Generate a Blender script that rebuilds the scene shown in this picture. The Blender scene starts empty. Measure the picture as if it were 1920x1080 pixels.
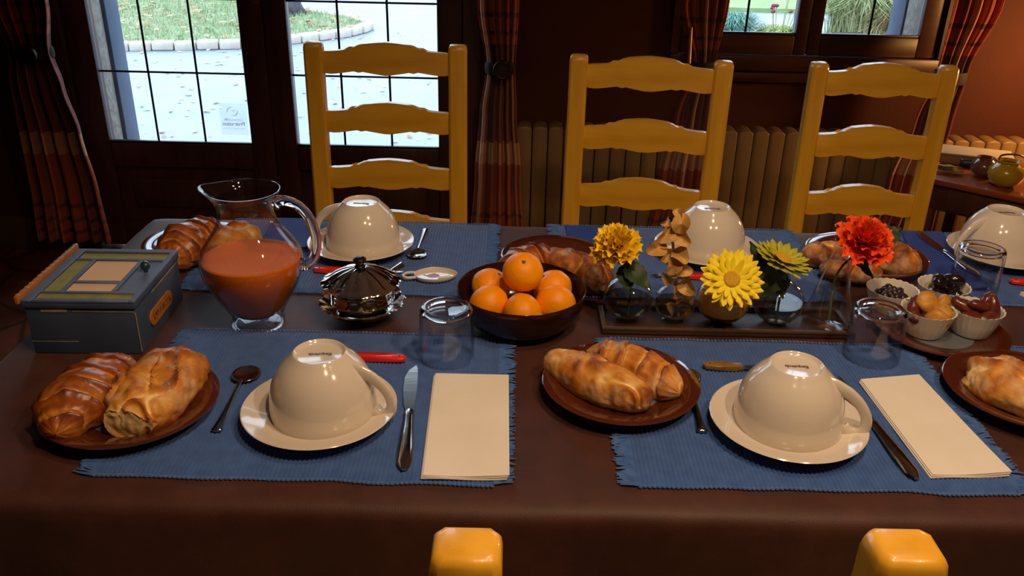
import bpy, bmesh, math, random
from mathutils import Vector, Matrix, noise
from math import pi, sin, cos, radians as R
random.seed(7)
SC = bpy.context.scene
COL = SC.collection

# ------------------------------------------------------------------ camera
F, TH, ROLL, CZ = 1632.0, R(25.3), R(1.3), 1.333
right0 = Vector((1, 0, 0)); fwd = Vector((0, cos(TH), -sin(TH))); up0 = Vector((0, sin(TH), cos(TH)))
cr = right0 * cos(ROLL) + up0 * sin(ROLL)
cu = up0 * cos(ROLL) - right0 * sin(ROLL)
cam = bpy.data.cameras.new('camera'); camo = bpy.data.objects.new('camera', cam); COL.objects.link(camo)
cam.sensor_width = 36; cam.lens = 36 * F / 1920; cam.clip_start = .02; cam.clip_end = 300
mm = Matrix((cr, cu, -fwd)).transposed().to_4x4(); mm.translation = (0, 0, CZ)
camo.matrix_world = mm
SC.camera = camo


def ray(u, v):
    return cr * ((u - 960) / F) - cu * ((v - 540) / F) + fwd


def at(u, v, z=.75):
    d = ray(u, v); t = (z - CZ) / d.z
    return Vector((d.x * t, d.y * t, z))


def atY(u, v, Y):
    d = ray(u, v); t = Y / d.y
    return Vector((d.x * t, Y, CZ + d.z * t))


# ------------------------------------------------------------------ world, lights, exposure
SC.view_settings.view_transform = 'Standard'
SC.view_settings.look = 'None'
SC.view_settings.gamma = 1
SC.view_settings.exposure = 0.0
SC.view_settings.use_curve_mapping = False
W = bpy.data.worlds.new('overcast_sky'); SC.world = W; W.use_nodes = True
bg = W.node_tree.nodes['Background']
bg.inputs[0].default_value = (.66, .84, 1.0, 1)
bg.inputs[1].default_value = 3.7


def lamp(name, loc, power, col, rad, spot=None, aim=None):
    l = bpy.data.lights.new(name, 'SPOT' if spot else 'POINT')
    l.energy = power; l.color = col; l.shadow_soft_size = rad
    if spot:
        l.spot_size = R(spot); l.spot_blend = .45   # the shade above the bulb cuts its light off towards the walls
    o = bpy.data.objects.new(name, l); o.location = loc; COL.objects.link(o)
    if aim: o.rotation_euler = (Vector(aim) - Vector(loc)).to_track_quat('-Z', 'Y').to_euler()
    return o


WARM = (1.0, .67, .40)
lamp('ceiling_bulb', (.18, .30, 1.98), 21, WARM, .03, spot=140)
lamp('ceiling_bulb', (.66, .28, 1.98), 21, WARM, .03, spot=140)
lamp('ceiling_bulb', (.40, .72, 2.15), 19, WARM, .035, spot=140)
lamp('console_bulb', (1.88, 2.70, .86), 19, (1.0, .47, .13), .05)
SC.cycles.use_denoising = True
SC.cycles.max_bounces = 8
SC.cycles.transparent_max_bounces = 24
SC.cycles.sample_clamp_indirect = 4

# ------------------------------------------------------------------ object helpers


def tag(o, label=None, cat=None, group=None, kind=None):
    if label: o['label'] = label
    if cat: o['category'] = cat
    if group: o['group'] = group
    if kind: o['kind'] = kind
    return o


def thing(name, loc=(0, 0, 0), rz=0, label=None, cat=None, group=None, kind=None):
    o = bpy.data.objects.new(name, None); o.empty_display_size = .02
    o.location = loc; o.rotation_euler = (0, 0, rz); COL.objects.link(o)
    return tag(o, label, cat, group, kind)


class G:
    def __init__(s): s.v = []; s.f = []; s.uv = None; s.at = None

    def add(s, v, f, M=None):
        b = len(s.v)
        s.v += [tuple(M @ Vector(p)) if M else tuple(p) for p in v]
        s.f += [tuple(i + b for i in q) for q in f]
        return s

    def box(s, a, b, M=None):
        x0, y0, z0 = a; x1, y1, z1 = b
        return s.add([(x0, y0, z0), (x1, y0, z0), (x1, y1, z0), (x0, y1, z0), (x0, y0, z1), (x1, y0, z1), (x1, y1, z1), (x0, y1, z1)],
                     [(0, 3, 2, 1), (4, 5, 6, 7), (0, 1, 5, 4), (1, 2, 6, 5), (2, 3, 7, 6), (3, 0, 4, 7)], M)

    def rbox(s, a, b, bev=.003, seg=2, M=None):
        bm = bmesh.new()
        t = G().box(a, b); vs = [bm.verts.new(p) for p in t.v]
        for q in t.f: bm.faces.new([vs[i] for i in q])
        bmesh.ops.bevel(bm, geom=bm.edges[:], offset=bev, segments=seg, profile=.5, affect='EDGES')
        return s.bm(bm, M)

    def bm(s, bm, M=None):
        bm.verts.index_update()
        s.add([v.co.copy() for v in bm.verts], [[v.index for v in f.verts] for f in bm.faces], M); bm.free()
        return s

    def lathe(s, prof, n=48, mod=None, M=None):
        v = []; f = []; rings = []
        for k, (r, z) in enumerate(prof):
            if r < 1e-6:
                rings.append([len(v)]); v.append((0, 0, z))
            else:
                ring = []
                for i in range(n):
                    a = 2 * pi * i / n; rr, zz = r, z
                    if mod: rr, zz = mod(r, z, a, k)
                    ring.append(len(v)); v.append((rr * cos(a), rr * sin(a), zz))
                rings.append(ring)
        for A, B in zip(rings, rings[1:]):
            if len(A) == 1 and len(B) == 1: continue
            for i in range(n):
                j = (i + 1) % n
                if len(A) == 1: f.append((A[0], B[j], B[i]))
                elif len(B) == 1: f.append((A[i], A[j], B[0]))
                else: f.append((A[i], A[j], B[j], B[i]))
        return s.add(v, f, M)

    def tube(s, pts, rad, n=10, flat=1.0, up=(0, 0, 1), M=None, caps=True):
        pts = [Vector(p) for p in pts]; m = len(pts)
        if not hasattr(rad, '__len__'): rad = [rad] * m
        v = []; f = []; up = Vector(up)
        prev = None
        for i, p in enumerate(pts):
            t = (pts[min(i + 1, m - 1)] - pts[max(i - 1, 0)]).normalized()
            x = prev if prev is not None else up.cross(t)
            if x.length < 1e-4: x = Vector((1, 0, 0)).cross(t)
            x = (x - t * x.dot(t)).normalized(); prev = x
            y = t.cross(x)
            for k in range(n):
                a = 2 * pi * k / n
                v.append(p + x * (cos(a) * rad[i] * flat) + y * (sin(a) * rad[i]))
        for i in range(m - 1):
            for k in range(n):
                a = i * n + k; b = i * n + (k + 1) % n
                f.append((a, b, b + n, a + n))
        if caps:
            f.append(tuple(range(n - 1, -1, -1))); f.append(tuple(range((m - 1) * n, m * n)))
        return s.add(v, f, M)

    def prism(s, poly, d0, d1, plane='xz', M=None):
        """extrude 2-D outline; plane xz -> along y, xy -> along z"""
        n = len(poly)
        if plane == 'xz':
            v = [(x, d0, z) for x, z in poly] + [(x, d1, z) for x, z in poly]
        else:
            v = [(x, y, d0) for x, y in poly] + [(x, y, d1) for x, y in poly]
        f = [tuple(range(n)), tuple(range(2 * n - 1, n - 1, -1))]
        for i in range(n):
            j = (i + 1) % n; f.append((i, j, j + n, i + n))
        return s.add(v, f, M)

    def grid(s, nx, ny, fn, M=None):
        v = [fn(i / nx, j / ny) for j in range(ny + 1) for i in range(nx + 1)]
        f = [(j * (nx + 1) + i, j * (nx + 1) + i + 1, (j + 1) * (nx + 1) + i + 1, (j + 1) * (nx + 1) + i) for j in range(ny) for i in range(nx)]
        return s.add(v, f, M)

    def ball(s, r, c=(0, 0, 0), nu=16, nv=10, sc=(1, 1, 1), M=None):
        T = Matrix.Translation(c) @ Matrix.Diagonal((*sc, 1))
        if M: T = M @ T
        prof = [(r * sin(pi * k / nv) if 0 < k < nv else 0, -r * cos(pi * k / nv)) for k in range(nv + 1)]
        return s.lathe(prof, nu, None, T)

    def mesh(s, name, mat, smooth=True, ang=None):
        me = bpy.data.meshes.new(name); me.from_pydata(s.v, [], s.f)
        bm = bmesh.new(); bm.from_mesh(me); bmesh.ops.recalc_face_normals(bm, faces=bm.faces); bm.to_mesh(me); bm.free()
        if s.uv:
            l = me.uv_layers.new(name='UVMap')
            for lp in me.loops: l.data[lp.index].uv = s.uv[lp.vertex_index]
        if s.at:
            a = me.attributes.new('bake', 'FLOAT', 'POINT'); a.data.foreach_set('value', s.at)
        for p in me.polygons: p.use_smooth = smooth
        if smooth and ang:
            try: me.set_sharp_from_angle(angle=R(ang))
            except Exception: pass
        me.materials.append(mat)
        return me

    def obj(s, name, mat, parent=None, loc=None, rot=None, smooth=True, ang=40):
        o = bpy.data.objects.new(name, s.mesh(name, mat, smooth, ang)); COL.objects.link(o)
        if parent: o.parent = parent
        if loc is not None: o.location = loc
        if rot is not None: o.rotation_euler = rot
        return o


def inst(name, me, parent=None, loc=(0, 0, 0), rot=(0, 0, 0), sc=None, M=None):
    o = bpy.data.objects.new(name, me); COL.objects.link(o)
    if parent: o.parent = parent
    if M is not None: o.matrix_local = M
    else:
        o.location = loc; o.rotation_euler = rot
        if sc: o.scale = sc
    return o


def copy_tree(o, parent=None):
    c = o.copy(); COL.objects.link(c)
    if parent: c.parent = parent
    for ch in list(o.children): copy_tree(ch, c)
    return c


def dup(o, loc, rz, label=None):
    c = copy_tree(o); c.location = loc; c.rotation_euler = (0, 0, rz)
    if label: c['label'] = label
    return c


def struct(o):
    o['kind'] = 'structure'; return o


# ------------------------------------------------------------------ materials
def base(name):
    m = bpy.data.materials.new(name); m.use_nodes = True
    nt = m.node_tree; b = nt.nodes['Principled BSDF']
    return m, nt, b


def ramp(nt, stops, fac, interp='LINEAR'):
    r = nt.nodes.new('ShaderNodeValToRGB'); cr_ = r.color_ramp; cr_.interpolation = interp
    while len(cr_.elements) < len(stops): cr_.elements.new(.5)
    for e, (p, c) in zip(cr_.elements, stops):
        e.position = p; e.color = (*c, 1) if len(c) == 3 else c
    nt.links.new(fac, r.inputs[0]); return r.outputs[0]


def tex(nt, scale, detail=4, stretch=None, coord='Object', kind='ShaderNodeTexNoise', dist=0):
    tc = nt.nodes.new('ShaderNodeTexCoord'); mp = nt.nodes.new('ShaderNodeMapping')
    if stretch: mp.inputs['Scale'].default_value = stretch
    nt.links.new(tc.outputs[coord], mp.inputs[0])
    n = nt.nodes.new(kind); n.inputs['Scale'].default_value = scale
    if kind == 'ShaderNodeTexNoise':
        n.inputs['Detail'].default_value = detail; n.inputs['Distortion'].default_value = dist
    nt.links.new(mp.outputs[0], n.inputs['Vector'])
    return n.outputs[0]


def bump(nt, b, h, strength, dist=.001):
    n = nt.nodes.new('ShaderNodeBump'); n.inputs['Strength'].default_value = strength; n.inputs['Distance'].default_value = dist
    nt.links.new(h, n.inputs['Height']); nt.links.new(n.outputs[0], b.inputs['Normal'])


def mat(name, col, rough=.5, metal=0, col2=None, scale=8, stretch=None, bscale=None, bstr=.3, bdist=.001, coat=0, detail=4, lo=.35, hi=.65, sheen=0, sss=0, spec=None):
    m, nt, b = base(name)
    b.inputs['Base Color'].default_value = (*col, 1); b.inputs['Roughness'].default_value = rough; b.inputs['Metallic'].default_value = metal
    if coat: b.inputs['Coat Weight'].default_value = coat; b.inputs['Coat Roughness'].default_value = .04
    if sheen: b.inputs['Sheen Weight'].default_value = sheen
    if spec is not None: b.inputs['Specular IOR Level'].default_value = spec
    if sss:
        b.inputs['Subsurface Weight'].default_value = sss; b.inputs['Subsurface Radius'].default_value = (.01, .005, .002)
        b.inputs['Subsurface Scale'].default_value = .5
    if col2: nt.links.new(ramp(nt, [(lo, col), (hi, col2)], tex(nt, scale, detail, stretch)), b.inputs['Base Color'])
    if bscale: bump(nt, b, tex(nt, bscale, 3, stretch), bstr, bdist)
    return m


def glassmat(name, tint=(.96, .97, .98), edge=(.45, .47, .5), ior=1.5):
    m = bpy.data.materials.new(name); m.use_nodes = True; nt = m.node_tree; nt.nodes.clear()
    out = nt.nodes.new('ShaderNodeOutputMaterial'); mx = nt.nodes.new('ShaderNodeMixShader')
    f2 = nt.nodes.new('ShaderNodeLayerWeight'); f2.inputs[0].default_value = .5
    pw = nt.nodes.new('ShaderNodeMath'); pw.operation = 'POWER'; pw.inputs[1].default_value = 4.0; nt.links.new(f2.outputs['Facing'], pw.inputs[0])
    f0 = ((ior - 1) / (ior + 1)) ** 2
    fr = nt.nodes.new('ShaderNodeMath'); fr.operation = 'MULTIPLY_ADD'; fr.inputs[1].default_value = 1 - f0; fr.inputs[2].default_value = f0; nt.links.new(pw.outputs[0], fr.inputs[0])
    tr = nt.nodes.new('ShaderNodeBsdfTransparent'); gl = nt.nodes.new('ShaderNodeBsdfGlossy'); gl.inputs['Roughness'].default_value = .015
    lw = nt.nodes.new('ShaderNodeLayerWeight'); lw.inputs[0].default_value = .5
    c = ramp(nt, [(0, tint), (.7, tint), (1, edge)], lw.outputs['Facing'])
    nt.links.new(c, tr.inputs[0]); nt.links.new(fr.outputs[0], mx.inputs[0])
    nt.links.new(tr.outputs[0], mx.inputs[1]); nt.links.new(gl.outputs[0], mx.inputs[2]); nt.links.new(mx.outputs[0], out.inputs[0])
    return m


def solidglass(name, col=(1, 1, 1)):
    m, nt, b = base(name)
    b.inputs['Base Color'].default_value = (*col, 1); b.inputs['Transmission Weight'].default_value = 1
    b.inputs['Roughness'].default_value = .01; b.inputs['IOR'].default_value = 1.5
    return m


def breadmat(name, stops, rough=.5, coat=0, flour=0):
    m, nt, b = base(name)
    a = nt.nodes.new('ShaderNodeAttribute'); a.attribute_name = 'bake'
    n = tex(nt, 45, 6); s = nt.nodes.new('ShaderNodeMath'); s.operation = 'MULTIPLY_ADD'; s.inputs[1].default_value = 1.1; s.inputs[2].default_value = -.55
    nt.links.new(n, s.inputs[0])
    ad = nt.nodes.new('ShaderNodeMath'); ad.operation = 'ADD'; nt.links.new(a.outputs['Fac'], ad.inputs[0]); nt.links.new(s.outputs[0], ad.inputs[1])
    colr = ramp(nt, stops, ad.outputs[0])
    if flour:      # dusting of flour left on the raised, paler crust
        fm = ramp(nt, [(.50, (0, 0, 0)), (.62, (flour,) * 3)], tex(nt, 38, 7)); mxf = nt.nodes.new('ShaderNodeMixRGB')
        nt.links.new(fm, mxf.inputs[0]); nt.links.new(colr, mxf.inputs[1]); mxf.inputs[2].default_value = (.84, .66, .42, 1); colr = mxf.outputs[0]
    nt.links.new(colr, b.inputs['Base Color'])
    b.inputs['Roughness'].default_value = rough; b.inputs['Coat Weight'].default_value = coat; b.inputs['Coat Roughness'].default_value = .25
    bump(nt, b, tex(nt, 160, 5), .5, .0015)
    return m


m_bread = breadmat('bread_crust', [(0, (.95, .68, .32)), (.06, (.80, .50, .17)), (.22, (.70, .33, .06)), (.45, (.58, .21, .02)), (.72, (.35, .10, .012)), (1, (.16, .04, .008))], .55, flour=.34)
m_crois = breadmat('croissant_crust', [(0, (.62, .27, .04)), (.3, (.48, .155, .018)), (.6, (.30, .07, .009)), (1, (.11, .022, .004))], .4, .3)
m_porc = mat('white_porcelain', (.74, .68, .60), .12, coat=.6, col2=(.76, .70, .62), scale=3)
m_ramek = mat('fluted_white_porcelain', (.80, .76, .68), .25, coat=.3, col2=(.76, .72, .64), scale=9)
m_amber = mat('brown_glazed_plate', (.10, .022, .010), .12, coat=1, col2=(.075, .016, .008), scale=6)
m_well = mat('grey_plate_well', (.16, .18, .21), .15, coat=.6, col2=(.13, .15, .18), scale=10)
m_dbowl = mat('dark_brown_glaze', (.026, .007, .005), .16, col2=(.036, .010, .006), scale=5, spec=.4)
m_silver = mat('polished_silver', (.84, .80, .76), .09, metal=1, bscale=60, bstr=.12, col2=(.74, .69, .64), scale=20)
m_steel = mat('brushed_steel', (.50, .46, .42), .16, metal=1, bscale=90, bstr=.08, stretch=(1, .1, 1))
m_orange = mat('mandarin_peel', (1.0, .31, .0), .42, col2=(1.0, .40, .0), scale=14, bscale=330, bstr=.5, bdist=.0008, spec=.35)
m_stemend = mat('dry_green_calyx', (.12, .14, .02), .7, col2=(.06, .05, .01), scale=200)
m_blue = mat('blue_ribbed_cotton', (.028, .098, .34), .85, col2=(.045, .135, .42), scale=60, bscale=900, bstr=.6, sheen=.25, lo=.3, hi=.7)
m_fringe = mat('blue_cotton_thread', (.04, .12, .38), .9, col2=(.07, .17, .46), scale=90, sheen=.3)
m_navy = mat('royal_blue_napkin', (.012, .04, .26), .8, col2=(.016, .055, .31), scale=20, bscale=400, bstr=.3)
m_napk = mat('white_paper_napkin', (.88, .83, .74), .85, col2=(.84, .79, .70), scale=12, bscale=500, bstr=.25)
m_cloth = mat('brown_tablecloth', (.072, .019, .010), .6, col2=(.052, .013, .007), scale=30, bscale=700, bstr=.5, bdist=.0006, sheen=.08)
m_dwood = mat('dark_brown_wood', (.085, .030, .022), .42, col2=(.058, .020, .015), scale=5, stretch=(8, 8, 1), bscale=30, bstr=.15)
m_wwood = mat('window_brown_wood', (.065, .019, .009), .4, col2=(.042, .012, .006), scale=5, stretch=(1, 8, 8), bscale=30, bstr=.15)
m_pine = mat('honey_yellow_wood', (.82, .45, .034), .34, col2=(.70, .35, .022), scale=4, stretch=(10, 10, 1), bscale=25, bstr=.12, coat=.25)
m_pineh = mat('honey_yellow_wood_cross', (.82, .45, .034), .34, col2=(.70, .35, .022), scale=4, stretch=(1, 10, 10), bscale=25, bstr=.12, coat=.25)
m_rush = mat('rush_weave', (.42, .26, .08), .8, col2=(.3, .18, .05), scale=40, stretch=(1, 14, 1), bscale=60, bstr=.5)
m_lead = mat('black_lead_bar', (.015, .015, .02), .4, col2=(.02, .02, .03), scale=30)
m_wall = mat('terracotta_wall_paint', (.070, .0095, .0025), .8, col2=(.056, .0075, .002), scale=3, bscale=80, bstr=.25, bdist=.002)
m_ceil = mat('cream_ceiling', (.5, .4, .28), .9, col2=(.45, .36, .25), scale=2)
m_rad = mat('cream_radiator_paint', (.27, .175, .085), .45, col2=(.24, .15, .07), scale=6)
m_win = glassmat('window_glass', (.97, .98, .99), (.8, .82, .85), 1.3)
m_glass = glassmat('clear_glass', (.975, .98, .985), (.33, .33, .38), 1.52)
m_sglass = solidglass('solid_clear_glass')
m_iron = mat('dark_iron', (.03, .025, .02), .35, metal=.8, col2=(.05, .04, .03), scale=20)
m_brass = mat('old_brass', (.5, .3, .08), .3, metal=1, col2=(.35, .2, .05), scale=30)

# juice
m_juice = mat('orange_juice', (.74, .17, .0), .6, col2=(.70, .16, .0), scale=10, spec=.08)


def floormat():
    m, nt, b = base('polished_stone_floor')
    v = nt.nodes.new('ShaderNodeTexVoronoi'); v.feature = 'DISTANCE_TO_EDGE'; v.inputs['Scale'].default_value = 3.2
    tc = nt.nodes.new('ShaderNodeTexCoord'); nt.links.new(tc.outputs['Object'], v.inputs['Vector'])
    c = ramp(nt, [(0, (.03, .016, .012)), (.04, (.10, .035, .022))], v.outputs['Distance'])
    n = tex(nt, 4, 5); c2 = ramp(nt, [(.35, (.55, .5, .5)), (.7, (1.7, 1.4, 1.2))], n)
    mx = nt.nodes.new('ShaderNodeMixRGB'); mx.blend_type = 'MULTIPLY'; mx.inputs[0].default_value = 1
    nt.links.new(c, mx.inputs[1]); nt.links.new(c2, mx.inputs[2]); nt.links.new(mx.outputs[0], b.inputs['Base Color'])
    b.inputs['Roughness'].default_value = .32
    bump(nt, b, n, .3, .004)
    return m


m_floor = floormat()


def plaidmat():
    m, nt, b = base('tartan_curtain_cloth')
    tc = nt.nodes.new('ShaderNodeTexCoord'); sp = nt.nodes.new('ShaderNodeSeparateXYZ'); nt.links.new(tc.outputs['UV'], sp.inputs[0])
    fr = nt.nodes.new('ShaderNodeMath'); fr.operation = 'FRACT'; nt.links.new(sp.outputs[0], fr.inputs[0])
    navy = (.012, .007, .012); plum = (.10, .036, .055); rust = (.36, .066, .026); beige = (.62, .38, .25); dark = (.02, .006, .006)
    u = ramp(nt, [(0, rust), (.06, dark), (.075, rust), (.15, dark), (.165, rust), (.24, plum), (.34, rust), (.42, dark), (.435, rust), (.50, beige), (.60, rust), (.66, dark), (.675, rust), (.76, navy), (.86, rust), (.93, dark), (.945, rust)], fr.outputs[0], 'CONSTANT')
    v = ramp(nt, [(0, rust), (.12, dark), (.135, rust), (.165, dark), (.18, rust), (.22, dark), (.235, rust), (.42, beige), (.50, plum), (.72, navy), (.83, rust), (.86, dark), (.875, rust), (.915, dark), (.93, rust)], sp.outputs[1], 'CONSTANT')
    mx = nt.nodes.new('ShaderNodeMixRGB'); mx.blend_type = 'MULTIPLY'; mx.inputs[0].default_value = .55
    mb = nt.nodes.new('ShaderNodeMixRGB'); mb.inputs[0].default_value = .5
    nt.links.new(v, mb.inputs[1]); nt.links.new(u, mb.inputs[2])
    nt.links.new(mb.outputs[0], b.inputs['Base Color'])
    b.inputs['Roughness'].default_value = .9; b.inputs['Sheen Weight'].default_value = .1
    bump(nt, b, tex(nt, 500, 2), .4, .001)
    return m


m_plaid = plaidmat()
m_tie = mat('dark_tieback_cloth', (.018, .010, .014), .8, col2=(.03, .014, .016), scale=40)
m_asph = mat('pale_asphalt', (.27, .31, .37), .42, col2=(.31, .35, .42), scale=3, bscale=200, bstr=.5, bdist=.003)
m_lawn = mat('lawn_soil', (.24, .30, .16), .9, col2=(.38, .36, .24), scale=6)
m_grass = mat('grass_blades', (.27, .40, .20), .7, col2=(.40, .46, .26), scale=4)
m_curb = mat('pale_curb_stone', (.66, .58, .50), .8, col2=(.54, .47, .40), scale=10, bscale=60, bstr=.4)
m_leafl = mat('fallen_leaves', (.55, .42, .26), .8, col2=(.34, .14, .05), scale=2)
m_bark = mat('grey_bark', (.09, .085, .10), .9, col2=(.05, .045, .06), scale=12, stretch=(3, 3, .6), bscale=30, bstr=.9, bdist=.01)
m_stone = mat('rough_stone_reveal', (.38, .34, .29), .9, col2=(.26, .23, .2), scale=40, bscale=60, bstr=.8, bdist=.006)
m_plast = mat('blue_grey_render', (.13, .16, .24), .9, col2=(.11, .14, .21), scale=10)

# ------------------------------------------------------------------ room shell
BY = 3.1       # inner face of the wall with the doors
g = G()
for a, b in [((-2.6, BY, 0), (-1.64, BY + .3, 2.5)), ((-1.64, BY, 2.15), (-.13, BY + .3, 2.5)), ((-.13, BY, 0), (.55, BY + .3, 2.5)),
             ((.55, BY, 0), (1.47, BY + .3, .735)), ((.55, BY, 2.0), (1.47, BY + .3, 2.5)), ((1.47, BY, 0), (2.6, BY + .3, 2.5))]:
    g.box(a, b)
struct(g.obj('wall_back', m_wall, smooth=False))
struct(G().box((-2.7, -2.6, 0), (-2.6, BY + .3, 2.5)).obj('wall_left', m_wall, smooth=False))
struct(G().box((2.6, -2.6, 0), (2.7, BY + .3, 2.5)).obj('wall_right', m_wall, smooth=False))
struct(G().box((-2.6, -2.7, 0), (2.6, -2.6, 2.5)).obj('wall_front', m_wall, smooth=False))
struct(G().box((-2.7, -2.7, -.1), (2.7, BY + .3, 0)).obj('floor', m_floor, smooth=False))
struct(G().box((-2.7, -2.7, 2.5), (2.7, BY + .3, 2.6)).obj('ceiling', m_ceil, smooth=False))
m_base = mat('olive_brown_skirting', (.085, .050, .020), .5, col2=(.06, .035, .014), scale=8)
g = G().rbox((-2.6, BY - .03, 0), (-1.66, BY, .13), .006)
struct(g.obj('baseboard_back', m_base))

# outer reveals: rough stone beside each opening, then blue grey render
for nm, x0, x1, ya, yb, mt in [('trim_1', -1.52, -1.492, BY + .05, BY + .13, m_stone), ('trim_2', -1.52, -1.478, BY + .13, BY + .24, m_plast),
                               ('trim_3', 1.392, 1.45, BY + .05, BY + .16, m_stone), ('trim_4', 1.385, 1.45, BY + .16, BY + .28, m_plast)]:
    z0, z1 = (0, 2.15) if x0 < 0 else (.735, 2.0)
    struct(G().rbox((x0, ya, z0), (x1, yb, z1), .004).obj(nm, mt))


def vmeshpane(w, h):
    return G().box((0, -.002, 0), (w, .002, h)).mesh('pane', m_win, False)


def leaf(name, x0, x1, gx0, gx1, z0, gz0, gz1, z1, nx, rows, wood, Y=BY + .01, panel=None):
    """glazed leaf: stiles, rails, lead bars, one pane per cell"""
    root = thing(name, ((x0 + x1) / 2, Y, z0)); root['kind'] = 'structure'
    ox, oz = (x0 + x1) / 2, z0
    G().rbox((x0 - ox, 0, 0), (gx0 - ox, .05, z1 - oz), .006).obj('stile', wood, root)
    stile_ = G().rbox((gx1 - ox, 0, 0), (x1 - ox, .05, z1 - oz), .006).obj('stile', wood, root)
    G().rbox((gx0 - ox, 0, gz1 - oz), (gx1 - ox, .05, z1 - oz), .004).obj('top_rail', wood, root)
    bot = gz0 - (.09 if panel else gz0 - z0)
    G().rbox((gx0 - ox, 0, bot - oz), (gx1 - ox, .05, gz0 - oz), .004).obj('bottom_rail', wood, root)
    # glazing bead: thin dark strip at foot of glass
    G().rbox((gx0 - ox, .004, gz0 - oz), (gx1 - ox, .018, gz0 - oz + .008), .002).obj('glazing_bead', m_lead, root)
    if panel:
        G().rbox((gx0 - ox, 0, 0), (gx1 - ox, .05, .1), .004).obj('kick_rail', wood, root)
        p = G().box((gx0 - ox, .025, .1), (gx1 - ox, .04, bot - oz)); p.rbox((gx0 - ox + .05, .012, .15), (gx1 - ox - .05, .03, bot - oz - .05), .01, 2)
        p.obj('panel', wood, root)
    cw = (gx1 - gx0) / nx
    zs = [gz0] + rows + [gz1]
    meshes = {}
    for j in range(len(zs) - 1):
        h = round(zs[j + 1] - zs[j], 4)
        if h not in meshes: meshes[h] = vmeshpane(cw - .002, h - .002)
        for i in range(nx):
            inst('pane', meshes[h], root, (gx0 + i * cw + .001 - ox, .022, zs[j] + .001 - oz))
    vb = G().tube([(0, 0, gz0 - oz), (0, 0, gz1 - oz)], .0042, 8).mesh('lead_bar', m_lead)
    for i in range(1, nx): inst('lead_bar', vb, root, (gx0 + i * cw - ox, .02, 0))
    hb = G().tube([(gx0 - ox, 0, 0), (gx1 - ox, 0, 0)], .0038, 8).mesh('lead_bar', m_lead)
    for z in rows: inst('lead_bar', hb, root, (0, .02, z - oz))
    LAST['stile'] = stile_
    return root


LAST = {}
rows_d = [.675, .93, 1.185, 1.44, 1.695]
d1 = leaf('door_1', -1.585, -.8852, -1.491, -.970, .01, .418, 2.0, 2.1, 3, rows_d, m_dwood, panel=True)
d1_stile = LAST['stile']
d2 = leaf('door_2', -.8848, -.19, -.801, -.281, .01, .418, 2.0, 2.1, 3, rows_d, m_dwood, panel=True)
h = G().rbox((-.012, -.008, -.06), (.012, 0, .09), .003)
h.tube([(0, -.008, .0), (0, -.035, .0), (-.02, -.04, 0), (-.09, -.04, 0)], .008, 10)
h.obj('door_handle', m_brass, d1_stile, loc=(-.905 + 1.236, 0, .97))
g = G().box((-1.64, BY - .01, 0), (-1.587, BY + .08, 2.15)); g.box((-.188, BY - .01, 0), (-.13, BY + .08, 2.15)); g.box((-1.64, BY - .01, 2.1), (-.13, BY + .08, 2.15))
struct(g.obj('trim_5', m_dwood, smooth=False))
rows_w = [1.12, 1.38]
w1 = leaf('window_1', .56, 1.002, .62, .957, .79, .857, 1.84, 1.92, 2, rows_w, m_wwood, Y=BY - .005)
w2 = leaf('window_2', 1.004, 1.455, 1.048, 1.384, .79, .857, 1.84, 1.92, 2, rows_w, m_wwood, Y=BY - .005)
g = G().rbox((.53, BY - .02, .735), (1.49, BY + .08, .788), .005)
g.rbox((.50, BY - .035, .70), (1.52, BY, .733), .005)
g.box((1.457, BY - .02, .79), (1.49, BY + .06, 1.97)); g.box((.53, BY - .02, .79), (.558, BY + .06, 1.97)); g.box((.53, BY - .02, 1.922), (1.49, BY + .06, 2.0))
struct(g.obj('trim_6', m_wwood))

# sticker on the glass (seen from behind, so mirrored)


def text_mesh(s, size, M, mat_, extr=.0003, bold=0):
    c = bpy.data.curves.new('txt', 'FONT'); c.body = s; c.size = size; c.extrude = extr; c.offset = bold; c.align_x = 'CENTER'; c.align_y = 'CENTER'
    o = bpy.data.objects.new('txt', c); COL.objects.link(o)
    dg = bpy.context.evaluated_depsgraph_get(); me = bpy.data.meshes.new_from_object(o.evaluated_get(dg))
    bpy.data.objects.remove(o); me.transform(M); me.materials.clear(); me.materials.append(mat_)
    return me


mst = mat('sticker_film', (.8, .82, .9), .5, col2=(.78, .8, .88), scale=5); nt = mst.node_tree
nt.nodes['Principled BSDF'].inputs['Alpha'].default_value = .10
m_red = mat('faded_red_print', (.55, .16, .17), .6, col2=(.5, .14, .15), scale=50)
m_gry = mat('grey_print', (.30, .33, .42), .6, col2=(.27, .3, .38), scale=50)
st = thing('security_sticker', (-1.032, BY + .028, .452), 0, 'square translucent sticker with mirrored red lettering low on the left door glass', 'sticker')
G().box((-.048, 0, 0), (.052, .0006, .118)).obj('film', mst, st, smooth=False)
for m__, al in ((m_red, .40), (m_gry, .22)): m__.node_tree.nodes['Principled BSDF'].inputs['Alpha'].default_value = al
flip = Matrix.Rotation(R(90), 4, 'X') @ Matrix.Diagonal((-1, 1, 1, 1))
for s, size, z, mt, bo in [('Générale de', .0145, .056, m_gry, 0), ('Protection', .019, .041, m_red, .0006), ('Télésurveillance et Sécurité', .0072, .024, m_gry, 0)]:
    inst('lettering', text_mesh(s, size, flip, mt, bold=bo), st, (0, -.001, z))
g = G()
for a0, cx in ((60, -.004), (240, .004)):
    n = 12; o_, i_ = [], []
    for k in range(n + 1):
        a = R(a0 + 150 * k / n); t = sin(pi * k / n)
        o_.append((cx + .017 * cos(a), .087 + .017 * sin(a))); i_.append((cx * 1 + (.017 - .006 * t) * cos(a), .087 + (.017 - .006 * t) * sin(a)))
    g.prism(o_ + i_[::-1], -.001, -.0006)
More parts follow.
